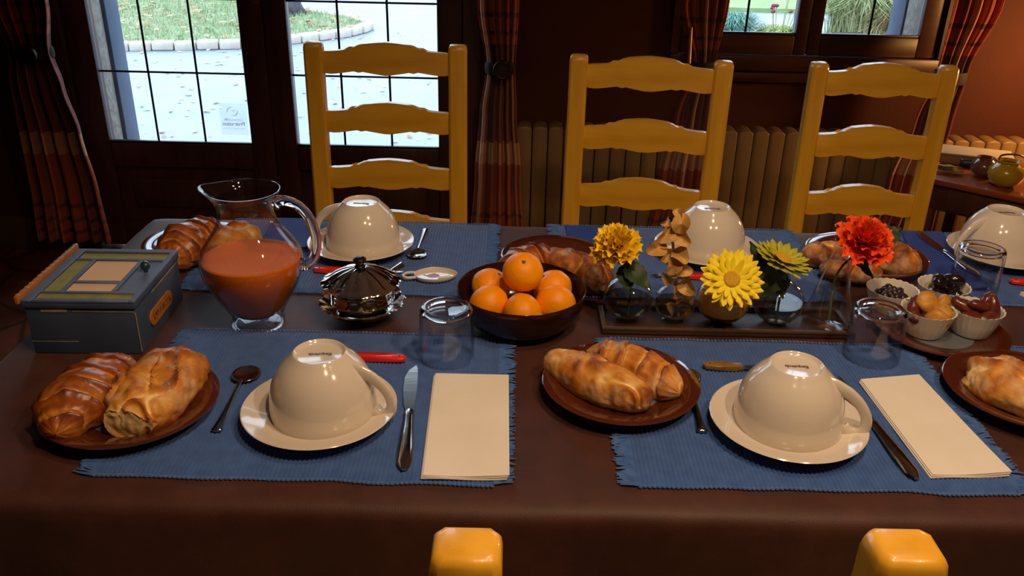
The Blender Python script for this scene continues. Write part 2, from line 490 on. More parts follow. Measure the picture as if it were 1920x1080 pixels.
g.obj('emblem', m_gry, st, smooth=False)

# ------------------------------------------------------------------ outdoors
GZ = -.1
struct(G().box((-40, BY + .3, GZ - .05), (40, 60, GZ)).obj('asphalt_drive', m_asph, smooth=False))
edge = [(u, v) for u, v in [(100, 98), (205, 95), (330, 93), (455, 90), (540, 82), (600, 75), (650, 68), (690, 55), (660, 42), (600, 33), (540, 22), (470, 6)]]
pts = [at(u, v, GZ) for u, v in edge]
pts = [Vector((-9, 7.3, GZ)), Vector((-6, 7.35, GZ))] + pts + [Vector((-5.5, 11.4, GZ)), Vector((-9, 11.6, GZ))]


def smooth_path(p, n=8):
    out = []
    for i in range(len(p) - 1):
        a, b, c, d = p[max(i - 1, 0)], p[i], p[i + 1], p[min(i + 2, len(p) - 1)]
        for k in range(n):
            t = k / n
            out.append(.5 * ((2 * b) + (c - a) * t + (2 * a - 5 * b + 4 * c - d) * t * t + (3 * b - 3 * c + d - a) * t ** 3))
    out.append(p[-1]); return out


sp_ = smooth_path(pts, 5)
lawn = thing('lawn_island', (-4, 9, GZ), 0, 'leaf-strewn green lawn with pale stone kerb seen through the glass doors', 'lawn')
poly = [(p.x + 4, p.y - 9) for p in sp_]
G().prism(poly, 0, .05, 'xy').obj('turf', m_lawn, lawn, smooth=False)
# kerb stones along the path
acc = []; L = 0
for a, b in zip(sp_, sp_[1:]): acc.append((L, a, b)); L += (b - a).length
stn = G().rbox((-.088, -.06, 0), (.088, .06, .075), .012, 2).mesh('curb_stone', m_curb)
s = .0; rnd = random.Random(3)
while s < L:
    for l0, a, b in acc:
        ll = (b - a).length
        if l0 <= s < l0 + ll:
            p = a.lerp(b, (s - l0) / ll); an = math.atan2(b.y - a.y, b.x - a.x)
            if p.x > -6.5:
                inst('curb_stone', stn, lawn, (p.x + 4, p.y - 9, rnd.uniform(-.006, .004)), (0, 0, an + rnd.uniform(-.04, .04)))
            break
    s += .186


def inpoly(x, y, P):
    c = False; j = len(P) - 1
    for i in range(len(P)):
        if (P[i][1] > y) != (P[j][1] > y) and x < (P[j][0] - P[i][0]) * (y - P[i][1]) / (P[j][1] - P[i][1]) + P[i][0]: c = not c
        j = i
    return c


g = G(); rnd = random.Random(5); cnt = 0
while cnt < 16000:
    x, y = rnd.uniform(-3.5, 2.6), rnd.uniform(-1.6, 2.4)
    if not inpoly(x, y, poly): continue
    cnt += 1; a = rnd.uniform(0, pi); hh = rnd.uniform(.03, .075); w = .006
    dx, dy = cos(a) * w, sin(a) * w; lx, ly = rnd.uniform(-.03, .03), rnd.uniform(-.03, .03)
    b = len(g.v); g.v += [(x - dx, y - dy, .05), (x + dx, y + dy, .05), (x + lx, y + ly, .05 + hh)]; g.f.append((b, b + 1, b + 2))
tag(g.obj('grass', m_grass, lawn, smooth=False), kind='stuff')


def leaflitter(name, n, region, z, seed, mats, size=(.02, .045)):
    g = G(); r = random.Random(seed)
    for k in range(n):
        x, y = region(r); s_ = r.uniform(*size); a = r.uniform(0, 2 * pi)
        M_ = Matrix.Translation((x, y, z + .004)) @ Matrix.Rotation(a, 4, 'Z') @ Matrix.Rotation(r.uniform(-.35, .35), 4, 'X')
        P = [(-s_, 0, 0), (-s_ * .3, s_ * .55, .006), (s_ * .5, s_ * .4, .004), (s_, 0, .008), (s_ * .4, -s_ * .45, .005), (-s_ * .35, -s_ * .5, .002)]
        g.add(P, [(0, 1, 2, 3, 4, 5)], M_)
    return g.obj(name, mats, smooth=False)


def reg_l(r):
    while True:
        x, y = r.uniform(-8, -1.3), r.uniform(7.6, 11.2)
        if inpoly(x + 4, y - 9, poly): return x, y


m_lw = mat('dry_pale_leaves', (.62, .58, .50), .6, col2=(.5, .42, .3), scale=3)
tag(leaflitter('fallen_leaves_on_lawn', 900, reg_l, GZ + .08, 11, m_leafl, (.02, .05)), 'brown and yellow autumn leaves scattered over the lawn island', 'leaves', kind='stuff')
tag(leaflitter('fallen_leaves_on_drive', 900, lambda r: (r.uniform(-5, 2), r.uniform(3.6, 9)), GZ, 12, m_lw, (.012, .030)), 'pale dry leaves scattered over the wet drive outside', 'leaves', kind='stuff')
tag(leaflitter('brown_leaves_on_drive', 170, lambda r: (r.uniform(-3, 1), r.uniform(3.5, 8)), GZ, 13, m_leafl, (.015, .035)), 'brown curled leaves among the pale ones on the drive', 'leaves', kind='stuff')

tp = at(543, 36, GZ)
g = G(); n = 18
P = [Vector((0, 0, z)) for z in (0, .1, .3, .8, 1.6, 2.6, 4)]
g.tube(P, [.19, .135, .11, .10, .10, .09, .08], 20)
for k, v in enumerate(g.v):
    v = Vector(v); d = noise.noise(Vector((v.x * 20, v.y * 20, v.z * 3))) * .012; g.v[k] = (v.x * (1 + d * 8), v.y * (1 + d * 8), v.z)
tree = thing('tree', (tp.x, tp.y, GZ + .05), 0, 'grey ridged tree trunk rising from the lawn island', 'tree')
g.obj('trunk', m_bark, tree, ang=None)

# planting outside the small window
far = thing('far_lawn', (4, 16, GZ), 0, 'far green lawn beyond the drive seen at the window tops', 'lawn')
G().prism([(-5.2, -4.3), (-3.5, -4.9), (6, -5.2), (14, -5), (14, 8), (-6, 8)], 0, .05, 'xy').obj('turf', mat('far_turf', (.20, .29, .10), .9, col2=(.30, .36, .17), scale=4), far, smooth=False)
g = G(); g.prism([(-2.4, -4.5), (-2.2, -4.6), (-.6, 1.5), (-.9, 1.6)], .05, .06, 'xy'); g.obj('path', m_curb, far, smooth=False)


def blades(n, h, w, spread, rad, seed, droop=.5):
    g = G(); r = random.Random(seed)
    for k in range(n):
        a = r.uniform(0, 2 * pi); q = r.uniform(0, rad); x, y = q * cos(a), q * sin(a)
        out = r.uniform(.2, 1) * spread; hh = h * r.uniform(.6, 1.1); b = a + r.uniform(-.6, .6)
        p = [Vector((x, y, 0))]
        for t in (.35, .7, 1):
            p.append(Vector((x + cos(b) * out * t * t, y + sin(b) * out * t * t, hh * (t - droop * t ** 3 * .6))))
        s_ = Vector((-sin(b), cos(b), 0)) * w
        v = []
        for i, q_ in enumerate(p):
            ww = s_ * (1, .9, .6, .05)[i]; v += [q_ - ww, q_ + ww]
        g.add(v, [(0, 1, 3, 2), (2, 3, 5, 4), (4, 5, 7, 6)])
    return g


m_bgreen = mat('blue_green_foliage', (.10, .24, .19), .7, col2=(.16, .32, .24), scale=8)
m_ygreen = mat('yellow_green_foliage', (.42, .46, .12), .7, col2=(.30, .36, .12), scale=8)
m_olive = mat('olive_foliage', (.34, .40, .16), .7, col2=(.50, .50, .26), scale=8)
m_straw = mat('straw_blades', (.55, .38, .18), .8, col2=(.45, .30, .14), scale=8)
m_magenta = mat('dark_red_petals', (.35, .03, .08), .6, col2=(.25, .02, .06), scale=30)
p = at(1372, 62, GZ)
t = thing('grass_clump', (p.x * .96, p.y * .96, GZ), 0, 'blue-green rounded grass clump outside left pane of small window', 'shrub')
b_ = tag(blades(900, .46, .007, .34, .16, 21, 1.0).obj('foliage', m_bgreen, t, smooth=False), kind='stuff')
p = at(1462, 64, GZ)
t = thing('flowering_plant', (p.x * .94, p.y * .94, GZ), 0, 'yellow-green plant with dark red flowers outside left pane', 'plant')
tag(blades(420, .30, .010, .34, .20, 22, 1.1).obj('foliage', m_ygreen, t, smooth=False), kind='stuff')
hd = G().ball(.024, nu=8, nv=6, sc=(1, 1, .7)).mesh('flower_head', m_magenta)
sg = G(); r_ = random.Random(4)
for k in range(11):
    x, y, z = r_.uniform(-.2, .2), r_.uniform(-.15, .1), r_.uniform(.25, .55)
    inst('flower_head', hd, t, (x, y, z)); sg.tube([(x * .3, y * .3, 0), (x * .8, y * .8, z * .6), (x, y, z)], .004, 5)
sg.obj('stems', m_olive, t)
for u, nm, lab, sd, mt, hh in [(1610, 'bamboo_clump', 'tall pale green bamboo clump outside right pane of small window', 23, m_olive, 1.3),
                               (1668, 'ornamental_grass', 'straw-coloured ornamental grass beside the stone window reveal', 24, m_straw, .75),
                               (1560, 'thin_sapling', 'slender leafy sapling left of the bamboo outside small window', 25, m_olive, 1.1)]:
    p = at(u, 64, GZ); k = .9
    t = thing(nm, (p.x * k, p.y * k, GZ), 0, lab, 'plant')
    tag(blades(60 if sd == 25 else 1100, hh, .006 if sd == 25 else .007, .75, .22, sd, .9).obj('foliage', mt, t, smooth=False), kind='stuff')
p = at(1592, 66, GZ)
t = thing('planter_trough', (p.x * .84, p.y * .84, GZ), R(8), 'low blue-green planter trough under the bamboo outside', 'planter')
G().rbox((-.14, -.08, 0), (.14, .08, .24), .01).obj('trough', mat('teal_plastic', (.02, .12, .15), .5, col2=(.03, .15, .18), scale=9), t)
G().box((-.13, -.07, .24), (.13, .07, .245)).obj('soil', mat('soil', (.04, .03, .02), .9, col2=(.06, .04, .03), scale=30), t, smooth=False)

# ------------------------------------------------------------------ radiators


def radiator(name, x0, n, label, z0=.10, z1=.545, pitch=.0555):
    root = thing(name, (x0, 2.99, 0), 0, label, 'radiator', 'radiators under the small window wall')
    w = pitch - .003
    P = [(0, z0)] + [(w, z0)]
    arc = [(w, z1 - .012)] + [(w / 2 + w / 2 * cos(a), z1 - .012 + .012 * sin(a)) for a in [pi * k / 8 for k in range(1, 8)]] + [(0, z1 - .012)]
    g = G(); bm = bmesh.new()
    q = G().prism(P + arc, 0, .085); vs = [bm.verts.new(p) for p in q.v]
    for f in q.f: bm.faces.new([vs[i] for i in f])
    ed = [e for e in bm.edges if abs(e.verts[0].co.y - e.verts[1].co.y) < 1e-5]
    bmesh.ops.bevel(bm, geom=ed, offset=.005, segments=2, profile=.5, affect='EDGES')
    g.bm(bm); me = g.mesh('radiator_section', m_rad, True, 50)
    for i in range(n): inst('radiator_section', me, root, (i * pitch, 0, 0))
    G().rbox((0, .03, z0 - .03), (n * pitch - .006, .055, z0 + .02), .008).obj('lower_pipe', m_rad, root)
    return root


radiator('radiator', .005, 25, 'long cream column radiator behind the two right-hand chairs')
radiator('radiator', 1.43, 8, 'short cream radiator glowing in lamplight behind the console', z1=.53)
radiator('radiator', 1.95, 6, 'radiator at far right edge past the console lamp', z1=.52)

# ------------------------------------------------------------------ curtains


def curtain(rows, Y, nf, amp, label, tie=None, tiemat=None, seed=1):
    """rows: (z, xl, xr) from top to bottom"""
    root = thing('curtain', ((rows[-1][1] + rows[-1][2]) / 2, Y, 0), 0, label, 'curtain', 'tartan curtains')
    ox = root.location.x
    nz, nx = 90, 120
    zt, zb = rows[0][0], rows[-1][0]
    g = G(); uv = []; r = random.Random(seed); ph = [r.uniform(0, 6) for _ in range(4)]

    def lim(z):
        for (za, la, ra), (zb_, lb, rb) in zip(rows, rows[1:]):
            if zb_ <= z <= za:
                t = (za - z) / (za - zb_); t = t * t * (3 - 2 * t)
                return la + (lb - la) * t, ra + (rb - ra) * t
        return rows[-1][1:]

    def fn(a, b):
        z = zt + (zb - zt) * b; l, rr = lim(z); w = rr - l
        u = a + .02 * sin(3 * b + ph[0]) * sin(pi * a)
        am = amp * (.5 + .5 * min(1, w / .16))
        y = am * sin(2 * pi * nf * u + ph[1] + .8 * sin(2.5 * b + ph[2])) + am * .35 * sin(2 * pi * nf * 2.3 * u + ph[3] + 2 * b)
        uv.append((a * nf * .13 * 2.0 + .2 * seed, z))
        return (l + w * u - ox, y, z)
    g.grid(nx, nz, fn); g.uv = uv
    o = g.obj('drape', m_plaid, root, ang=None)
    md = o.modifiers.new('thick', 'SOLIDIFY'); md.thickness = .003
    if tie:
        z, kind = tie; l, rr = lim(z); c = (l + rr) / 2 - ox; w = rr - l
        band = G().lathe([(w * .50, -.020), (w * .53, -.010), (w * .53, .010), (w * .50, .020)], 28, M=Matrix.Diagonal((1, .045 / (w * .56), 1, 1)))
        tb_ = band.obj('tieback_band', m_tie, root, loc=(c, 0, z))
        if kind == 'disc':
            d = G().lathe([(0, .012), (.012, .0115), (.02, .009), (.026, .011), (.031, .008), (.033, 0), (0, 0)], 32, M=Matrix.Rotation(R(90), 4, 'X'))
            d.obj('medallion', m_iron, tb_, loc=(.01, -.05, 0))
        elif kind == 'hook':
            G().tube([(0, 0, .06), (0, -.01, .0), (.002, -.02, -.05), (-.012, -.022, -.055)], [.006, .007, .006, .004], 10).obj('brass_hook', m_brass, root, loc=(l - ox - .02, -.03, z + .07))
    return root


def cz(y, x=900, Y=2.97): return atY(x, y, Y).z


curtain([(2.2, -2.05, -1.30), (1.3, -1.85, -1.44), (.93, -1.73, -1.528), (.775, -1.69, -1.552), (.66, -1.71, -1.53), (.50, -1.715, -1.50), (.30, -1.72, -1.478), (.09, -1.735, -1.47)],
        2.95, 5, .022, 'tartan curtain at far left, tied back and flaring to the floor', (.77, 'disc'), seed=1)
curtain([(2.2, -.36, .12), (1.3, -.18, .04), (.96, -.135, .0), (.745, -.105, -.008), (.60, -.125, .0), (.4, -.14, .018), (.04, -.165, .04)],
        2.95, 5, .018, 'tartan curtain with round medallion tieback between doors and radiator', (.755, 'disc'), seed=2)
curtain([(2.2, .30, .80), (1.3, .46, .72), (.98, .515, .675), (.78, .578, .652), (.60, .53, .655), (.4, .50, .655), (.04, .46, .65)],
        2.93, 5, .018, 'dark tartan curtain left of the small window behind the middle chair', (.775, 'hook'), seed=4)
curtain([(2.2, 1.25, 1.74), (1.3, 1.36, 1.62), (1.0, 1.392, 1.552), (.78, 1.388, 1.492), (.6, 1.35, 1.48), (.4, 1.31, 1.46), (.04, 1.27, 1.43)],
        2.93, 4, .018, 'tartan curtain right of the small window beside the red wall', (.76, 'band'), seed=5)

# ------------------------------------------------------------------ chairs


def make_chair(label, dz=0):
    root = thing('ladder_back_chair', (0, 0, 0), 0, label, 'chair', 'ladder-back chairs round the table')
    HW = .1725   # post centre offset

    def post_y(z): return .0 if z < .42 else -.0 + .012 * ((z - .42) / .545) ** 1.3
    for s in (-1, 1):
        g = G(); zs = [0, .2, .42, .55, .7, .83, .955, .9625, .9662, .9680]; w = .0220; d = .0185
        v = []; f = []
        for k, z in enumerate(zs):
            sh = {7: .0010, 8: .0028, 9: .0060}.get(k, 0)
            y0 = post_y(z)
            a, b = w - sh, d - sh; c = .005
            for (px, py) in [(-a + c, -b), (a - c, -b), (a, -b + c), (a, b - c), (a - c, b), (-a + c, b), (-a, b - c), (-a, -b + c)]:
                v.append((s * HW + px, y0 + py, z))
        for k in range(len(zs) - 1):
            for i in range(8):
                f.append((k * 8 + i, k * 8 + (i + 1) % 8, (k + 1) * 8 + (i + 1) % 8, (k + 1) * 8 + i))
        f.append(tuple(range(7, -1, -1))); f.append(tuple(range(len(v) - 8, len(v))))
        g.add(v, f).obj('back_post', m_pine, root, ang=42)
        G().rbox((s * HW - .02, -.40, 0), (s * HW + .02, -.36, .45), .004).obj('front_leg', m_pine, root)
    n = 28
    topf = [(0, 0), (.12, 0.002), (.2, .005), (.32, .0185), (.42, .022), (.5, .0235)]
    botf = [(0, 0), (.08, -.002), (.16, .001), (.28, .0065), (.38, .001), (.5, -.0045)]

    def ev(tab, t):
        t = min(t, 1 - t)
        for (a, x), (b, y) in zip(tab, tab[1:]):
            if a <= t <= b:
                q = (t - a) / (b - a); q = q * q * (3 - 2 * q) if tab is topf and a > .15 and b < .35 else q; return x + (y - x) * q
        return tab[-1][1]
    for zc in [q_ - dz for q_ in (.922, .779, .636, .500)]:
        hw = HW - .018; hh = .0255
        x = [-hw + 2 * hw * k / n for k in range(n + 1)]
        P = [(xx, -hh + ev(botf, k / n)) for k, xx in enumerate(x)] + [(xx, hh + ev(topf, k / n)) for k, xx in reversed(list(enumerate(x)))]
        bm = bmesh.new(); q = G().prism(P, -.010, .010); vs = [bm.verts.new(p) for p in q.v]
        for f in q.f: bm.faces.new([vs[i] for i in f])
        ed = [e for e in bm.edges if abs(e.verts[0].co.y - e.verts[1].co.y) < 1e-6 and abs(e.verts[0].co.x - e.verts[1].co.x) > 1e-4]
        bmesh.ops.bevel(bm, geom=ed, offset=.004, segments=2, profile=.5, affect='EDGES')
        G().bm(bm).obj('back_slat', m_pineh, root, loc=(0, post_y(zc), zc), rot=(-.03, 0, 0), ang=35)
    g = G().rbox((-HW - .01, -.40, .435), (HW + .01, .0, .462), .01, 3)
    g.obj('rush_seat', m_rush, root)
    for z in (.16, .30): G().tube([(-HW, -.38, z), (HW, -.38, z)], .011, 10).obj('stretcher', m_pineh, root)
    for s in (-1, 1): G().tube([(s * HW, -.38, .22), (s * HW, .0, .22)], .011, 10).obj('stretcher', m_pineh, root)
    return root


ch = make_chair('yellow ladder-back chair in front of the glass doors')
PA = [((586, 80), (860, 86), 'yellow ladder-back chair in front of the glass doors', (-.3145, 2.12), 0, 1.0),
      (None, None, 'middle yellow ladder-back chair in front of the radiator', (.3025, 2.01), -.12, .945),
      (None, None, 'rightmost yellow ladder-back chair below the small window', (.829, 2.0), -.02, .84)]
for i, (_, _, lab, (x, y), rz, sx) in enumerate(PA):
    c = ch if i == 0 else copy_tree(ch)
    c.location = (x, y - .012, 0); c.rotation_euler = (0, 0, rz); c.scale = (sx, 1, 1); c['label'] = lab
for lab, x, y, rz in [('near chair at bottom centre, only its yellow post top showing', -.024 - .1725, .41 + .012, pi),
                      ('near chair at bottom right, only its slanted yellow post top showing', .246 + .1725, .418 + .012, pi)]:
    c = make_chair(lab, .085); c.location = (x, y, 0); c.rotation_euler = (0, 0, rz)

# ------------------------------------------------------------------ table and cloth
TX0, TX1, TY0, TY1 = -.672, 1.95, .705, 1.512
tb = thing('dining_table', ((TX0 + TX1) / 2, (TY0 + TY1) / 2, 0), 0, 'long dining table hidden under the brown tablecloth', 'table')
cx, cy = tb.location.x, tb.location.y
G().rbox((TX0 + .006 - cx, TY0 + .006 - cy, .71), (TX1 - .006 - cx, TY1 - .006 - cy, .7465), .004).obj('tabletop', m_dwood, tb)
lg = G().rbox((-.035, -.035, 0), (.035, .035, .71), .005).mesh('leg', m_dwood)
for x in (TX0 + .08, TX1 - .08):
    for y in (TY0 + .08, TY1 - .08): inst('leg', lg, tb, (x - cx, y - cy, 0))
# cloth: rounded-over sheet with hanging sides
g = G(); bm = bmesh.new()
drop = .24
nx, ny = 120, 44


def cl(a, b):
    # a,b in 0..1 ; outer margins hang down
    def axis(t, lo, hi, m):
        L_ = hi - lo; tot = L_ + 2 * drop; s_ = t * tot
        if s_ < drop: return lo, drop - s_, -1
        if s_ > drop + L_: return hi, s_ - drop - L_, 1
        return lo + s_ - drop, 0, 0
    x, dx, sx = axis(a, TX0, TX1, 0); y, dy, sy = axis(b, TY0, TY1, 0)
    dz = max(dx, dy)
    fold = .010 * sin(x * 17 + y * 3) * min(1, dz / .15) + .006 * sin(x * 41 + 1) * min(1, dz / .2)
    if dy > 0: y += sy * (fold + .004 + dy * .03)
    if dx > 0: x += sx * (.006 + .01 * sin(y * 23) * min(1, dx / .15) + dx * .03)
    z = .75 - dz
    if dz == 0: z += 0
    return (x, y, z)


g.grid(nx, 60, cl)
o = g.obj('brown_tablecloth', m_cloth, ang=None)
tag(o, 'plain dark brown tablecloth covering the whole table', 'tablecloth')
md = o.modifiers.new('bev', 'SUBSURF'); md.levels = 1; md.render_levels = 1

TZ = .7505

# ------------------------------------------------------------------ placemats


def placemat(x0, x1, y0, y1, label, rz=0, seed=1, fr=.022):
    cx_, cy_ = (x0 + x1) / 2, (y0 + y1) / 2
    root = thing('placemat', (cx_, cy_, TZ), rz, label, 'placemat', 'blue ribbed cotton placemats')
    w, d = (x1 - x0) / 2 - fr, (y1 - y0) / 2
    nr = int(2 * w / .0050); r = random.Random(seed)
    off = [noise.noise(Vector((k * .09, seed * 7.3, 0))) * .004 for k in range(nr + 1)]
    off2 = [noise.noise(Vector((k * .09, seed * 7.3, 9))) * .003 for k in range(nr + 1)]
    ny = 30
    g = G()

    def fn(a, b):
        q = a * nr; k = min(int(q), nr); z = .0008 + .0022 * abs(sin(pi * q)) ** .6
        yy = -d + off[k] + (2 * d - off[k] + off2[k]) * b
        if b in (0, 1): z = .0002
        return (-w + 2 * w * a, yy, z)
    g.grid(nr * 4, ny, fn)
    g.obj('woven_body', m_blue, root, ang=None)
    g = G()
    for k in range(nr):
        x = -w + 2 * w * (k + .5) / nr
        for sgn, of in ((-1, off[k]), (1, off2[k])):
            g.ball(.0020 + r.uniform(0, .0006), (x, sgn * d + of, .0016), 6, 4, (1, 1.1, .8))
    tag(g.obj('beaded_selvedge', m_fringe, root), kind='stuff')
    for sgn in (-1, 1):
        g = G(); n = int(2 * d / .0021)
        for k in range(n):
            y = -d + 2 * d * (k + .5) / n; L_ = fr * r.uniform(.84, 1.08); a = r.gauss(0, .14) + .25 * sin(k * .23 + seed)
            x = sgn * (w - .001)
            P = [(x, y, .0018)] + [(x + sgn * L_ * t * cos(a * t), y + L_ * t * sin(a * t), .0016 + .0016 * abs(sin(k * 1.7 + t * 3)) * (1 - t * .5)) for t in (.35, .7, 1)]
            g.tube(P, [.0011, .0013, .0013, .0008], 4)
        tag(g.obj('fringe', m_fringe, root), kind='stuff')
    return root


placemat(-.462, .008, .742, 1.071, 'blue fringed placemat at front left under the upturned bowl', seed=1)
placemat(.116, .566, .745, 1.072, 'blue fringed placemat at front right under the slanting napkin', seed=2)
placemat(-.515, -.022, 1.197, 1.502, 'blue placemat behind the juice jug and silver sugar bowl', seed=3)
placemat(.060, .515, 1.205, 1.506, 'blue placemat behind the flower vases, below middle chair', seed=4)
placemat(.700, 1.17, 1.205, 1.508, 'blue placemat at far right behind the dried fruit', seed=5)
placemat(.645, 1.10, .76, 1.074, 'blue placemat cut off by the right edge of the photo', seed=6)
MZ = TZ + .0032

# ------------------------------------------------------------------ plates


def make_plate():
    root = thing('brown_plate', (0, 0, 0), 0, 'x', 'plate', 'brown glazed plates')
    g = G().lathe([(0, 0), (.052, 0), (.056, .002), (.080, .012), (.0975, .0165), (.0985, .0180), (.097, .0188), (.078, .0148), (.060, .0062), (.052, .0048), (0, .0048)], 72)
    g.obj('dish', m_amber, root)
    G().lathe([(0, .0056), (.046, .0056), (.050, .0050), (.050, .0048)], 48).obj('centre_well', m_well, root)
    return root


PL = make_plate()
pl = [(.0, 'brown plate at front left holding croissant and torn roll', (at(247, 757, .765).x, at(247, 757, .765).y)),
      (.1, 'brown plate left of the front right bowl with long roll', (at(1163, 722, .765).x, at(1163, 722, .765).y)),
      (.2, 'brown plate behind the blue box with shiny croissant', (at(372, 458, .765).x, at(372, 458, .765).y)),
      (.3, 'brown plate behind the mandarin bowl', (at(1040, 482, .765).x, at(1040, 482, .765).y)),
      (.4, 'brown plate below the orange carnation at back right', (at(1622, 482, .765).x, at(1622, 482, .765).y)),
      (.5, 'brown plate with pale roll cut by right edge of photo', (at(1925, 735, .765).x, at(1925, 735, .765).y)),
      (.6, 'brown plate carrying the four fluted fruit dishes', (at(1763, 612, .765).x, at(1763, 612, .765).y))]
plates = []
for i, (rz, lab, (x, y)) in enumerate(pl):
    o = PL if i == 0 else copy_tree(PL); zz = TZ if i in (6, 3) else MZ
    o.location = (x, y, zz); o.rotation_euler = (0, 0, rz); o['label'] = lab; plates.append(o)
plates[0].scale = (1.01, 1.01, 1)
plates[1].scale = (.99, .99, 1)
plates[6].scale = (.93, .93, .8)
for k in (2, 3): plates[k].scale = (.9, .9, 1)

# ------------------------------------------------------------------ breads


def bread(name, Lx, Wy, Hz, seed, label, loc, rz, cut=False, pin=.0, crease=True, taper=0, tilt=0, basebake=.42, cat='bread'):
    g = G(); nu, nv = 120, 80; v = []; bk = []
    for j in range(nu + 1):
        u = -pi / 2 + pi * j / nu
        for i in range(nv):
            a = 2 * pi * i / nv
            cu_ = max(cos(u), 0) ** .62; x = Lx / 2 * (abs(sin(u)) ** .95) * (1 if u > 0 else -1)
            tp_ = 1 - taper * (x / Lx + .5) + pin * -1 * math.exp(-(x / Lx * 5) ** 2)
            y = Wy / 2 * cu_ * cos(a) * tp_; z = Hz / 2 * cu_ * sin(a) * tp_
            z = max(z, -Hz * .28); P = Vector((x, y, z)); N = Vector((x / Lx ** 2, y / Wy ** 2, z / Hz ** 2)).normalized() if P.length > 1e-6 else Vector((0, 0, 1))
            n1 = noise.noise(P * 28 + Vector((seed * 3.1, 0, 0))); n2 = noise.noise(P * 75 + Vector((0, seed * 2.7, 0)))
            n3 = noise.noise(P * 150 + Vector((seed, seed, 0))); n4 = noise.turbulence(P * 30 + Vector((seed * 1.9, 4, 0)), 4, False)
            d = .07 * Wy * n1 + .028 * Wy * n2 + .012 * Wy * n3
            b = basebake + .42 * n1 + .20 * n2 + .10 * n3 - .30 * max(0, n4 - .62) + (.10 if z > Hz * .3 else 0) * n2
            if crease and z > -Hz * .1:
                q = noise.noise(Vector((x * 18, y * 30, seed * 5.5))); k = math.exp(-(q / .07) ** 2)
                d -= .055 * Wy * k; d += .05 * Wy * math.exp(-((q - .13) / .06) ** 2); b -= .28 * k; b += .42 * math.exp(-((q - .16) / .10) ** 2)
            if z < -Hz * .15: b += .15
            P = P + N * d
            if cut and P.x > Lx * .42:
                P.x = Lx * .42 + noise.noise(P * 90) * .002 - .10 * max(0, P.z); b = .02 + .1 * n2
            v.append((P.x, P.y, P.z + Hz * .28)); bk.append(max(0, min(1, b)))
    f = [(j * nv + i, j * nv + (i + 1) % nv, (j + 1) * nv + (i + 1) % nv, (j + 1) * nv + i) for j in range(nu) for i in range(nv)]
    g.add(v, f); g.at = bk
    o = g.obj(name, m_bread, None, loc, (0, tilt, rz), ang=48 if cut else None)
    return tag(o, label, cat)


def croissant(Lx, Rr, bend, seed, label, loc, rz, nseg=7, tilt=0, flatz=.8):
    g = G(); nu, nv = 170, 64; v = []; bk = []
    for j in range(nu + 1):
        t = j / nu; c = (t - .5) * 2
        rp = Rr * (max(0, 1 - abs(c) ** 2.3)) ** .62 * .86 + Rr * .12 * (1 - abs(c) ** 8)
        th = c * bend; rad = Lx / 2 / max(bend, .01)
        cx_ = rad * sin(th); cy_ = rad * (cos(th) - 1); T = Vector((cos(th), -sin(th), 0)); S = Vector((sin(th), cos(th), 0))
        for i in range(nv):
            a = 2 * pi * i / nv
            ph = (abs(c) * nseg / 2 + .22 * cos(a) * (1 if c > 0 else -1) + .16 * noise.noise(Vector((c * 3, a, seed)))) + .5
            fr_ = ph - math.floor(ph)
            lay = math.exp(-((fr_ - .12) / .16) ** 2)      # raised lip of each wrap
            groove = math.exp(-(min(fr_, 1 - fr_) / .05) ** 2)
            irr = noise.noise(Vector((c * 5, cos(a) * 1.3, seed * 2.3)))
            r = rp * (1 + (.10 + .09 * irr) * lay - .11 * groove * (sin(a) > -.5) + .05 * irr)
            P = Vector((cx_, cy_, 0)) + S * (r * cos(a)) + Vector((0, 0, 1)) * (r * sin(a) * flatz)
            P.z = max(P.z, -Rr * .5)
            n1 = noise.noise(P * 40 + Vector((seed, 0, 0))); n5 = noise.noise(Vector((t * 14, a * 5, seed * 3.3))); P += (S * cos(a) + Vector((0, 0, sin(a)))) * (n1 * Rr * .10 + n5 * Rr * .05)
            v.append((P.x, P.y, P.z + Rr * .5)); b = .40 + .28 * lay - .35 * math.exp(-((fr_ - .9) / .10) ** 2) + .30 * n1 + .22 * n5 + .1 * (sin(a) > .4)
            bk.append(max(0, min(1, b)))
    f = [(j * nv + i, j * nv + (i + 1) % nv, (j + 1) * nv + (i + 1) % nv, (j + 1) * nv + i) for j in range(nu) for i in range(nv)]
    g.add(v, f); g.at = bk
    o = g.obj('croissant', m_crois, None, loc, (0, tilt, rz), ang=None)
    return tag(o, label, 'croissant')


PZ = MZ + .0058


def P2(u, v, z): p = at(u, v, z); return (p.x, p.y)


x, y = P2(160, 730, .785)
croissant(.165, .039, .30, 1, 'large glossy croissant on the front left plate', (x, y, PZ), R(84), 6)
x, y = P2(288, 722, .790)
bread('bread_roll', .150, .100, .074, 2, 'wide crusty roll with torn pale end beside front left croissant', (x, y, PZ), R(261), cut=True, basebake=.45, taper=.22)
x, y = P2(1117, 699, .785)
bread('bread_roll', .152, .056, .056, 3, 'long pointed crusty roll at front centre, floury on top', (x, y, PZ), R(-41), pin=-.02)
x, y = P2(1192, 680, .785)
croissant(.146, .029, .25, 4, 'pale golden croissant behind the long front roll', (x, y, PZ + .001), R(-41), 5, flatz=1.0).data.materials[0] = m_bread
x, y = P2(357, 447, .79)
croissant(.145, .040, .35, 5, 'dark glossy croissant at back left beside the jug', (x, y, PZ), R(68), 7, flatz=.95)
x, y = P2(438, 442, .79)
bread('bread_roll', .100, .062, .060, 6, 'roll seen through the glass neck of the juice jug', (x, y, PZ), R(60), basebake=.42)
x, y = P2(990, 482, .79)
croissant(.110, .034, .3, 7, 'small croissant end behind the topmost mandarin', (x, y, TZ + .0058), R(35), 5, flatz=1.0)
x, y = P2(1078, 496, .785)
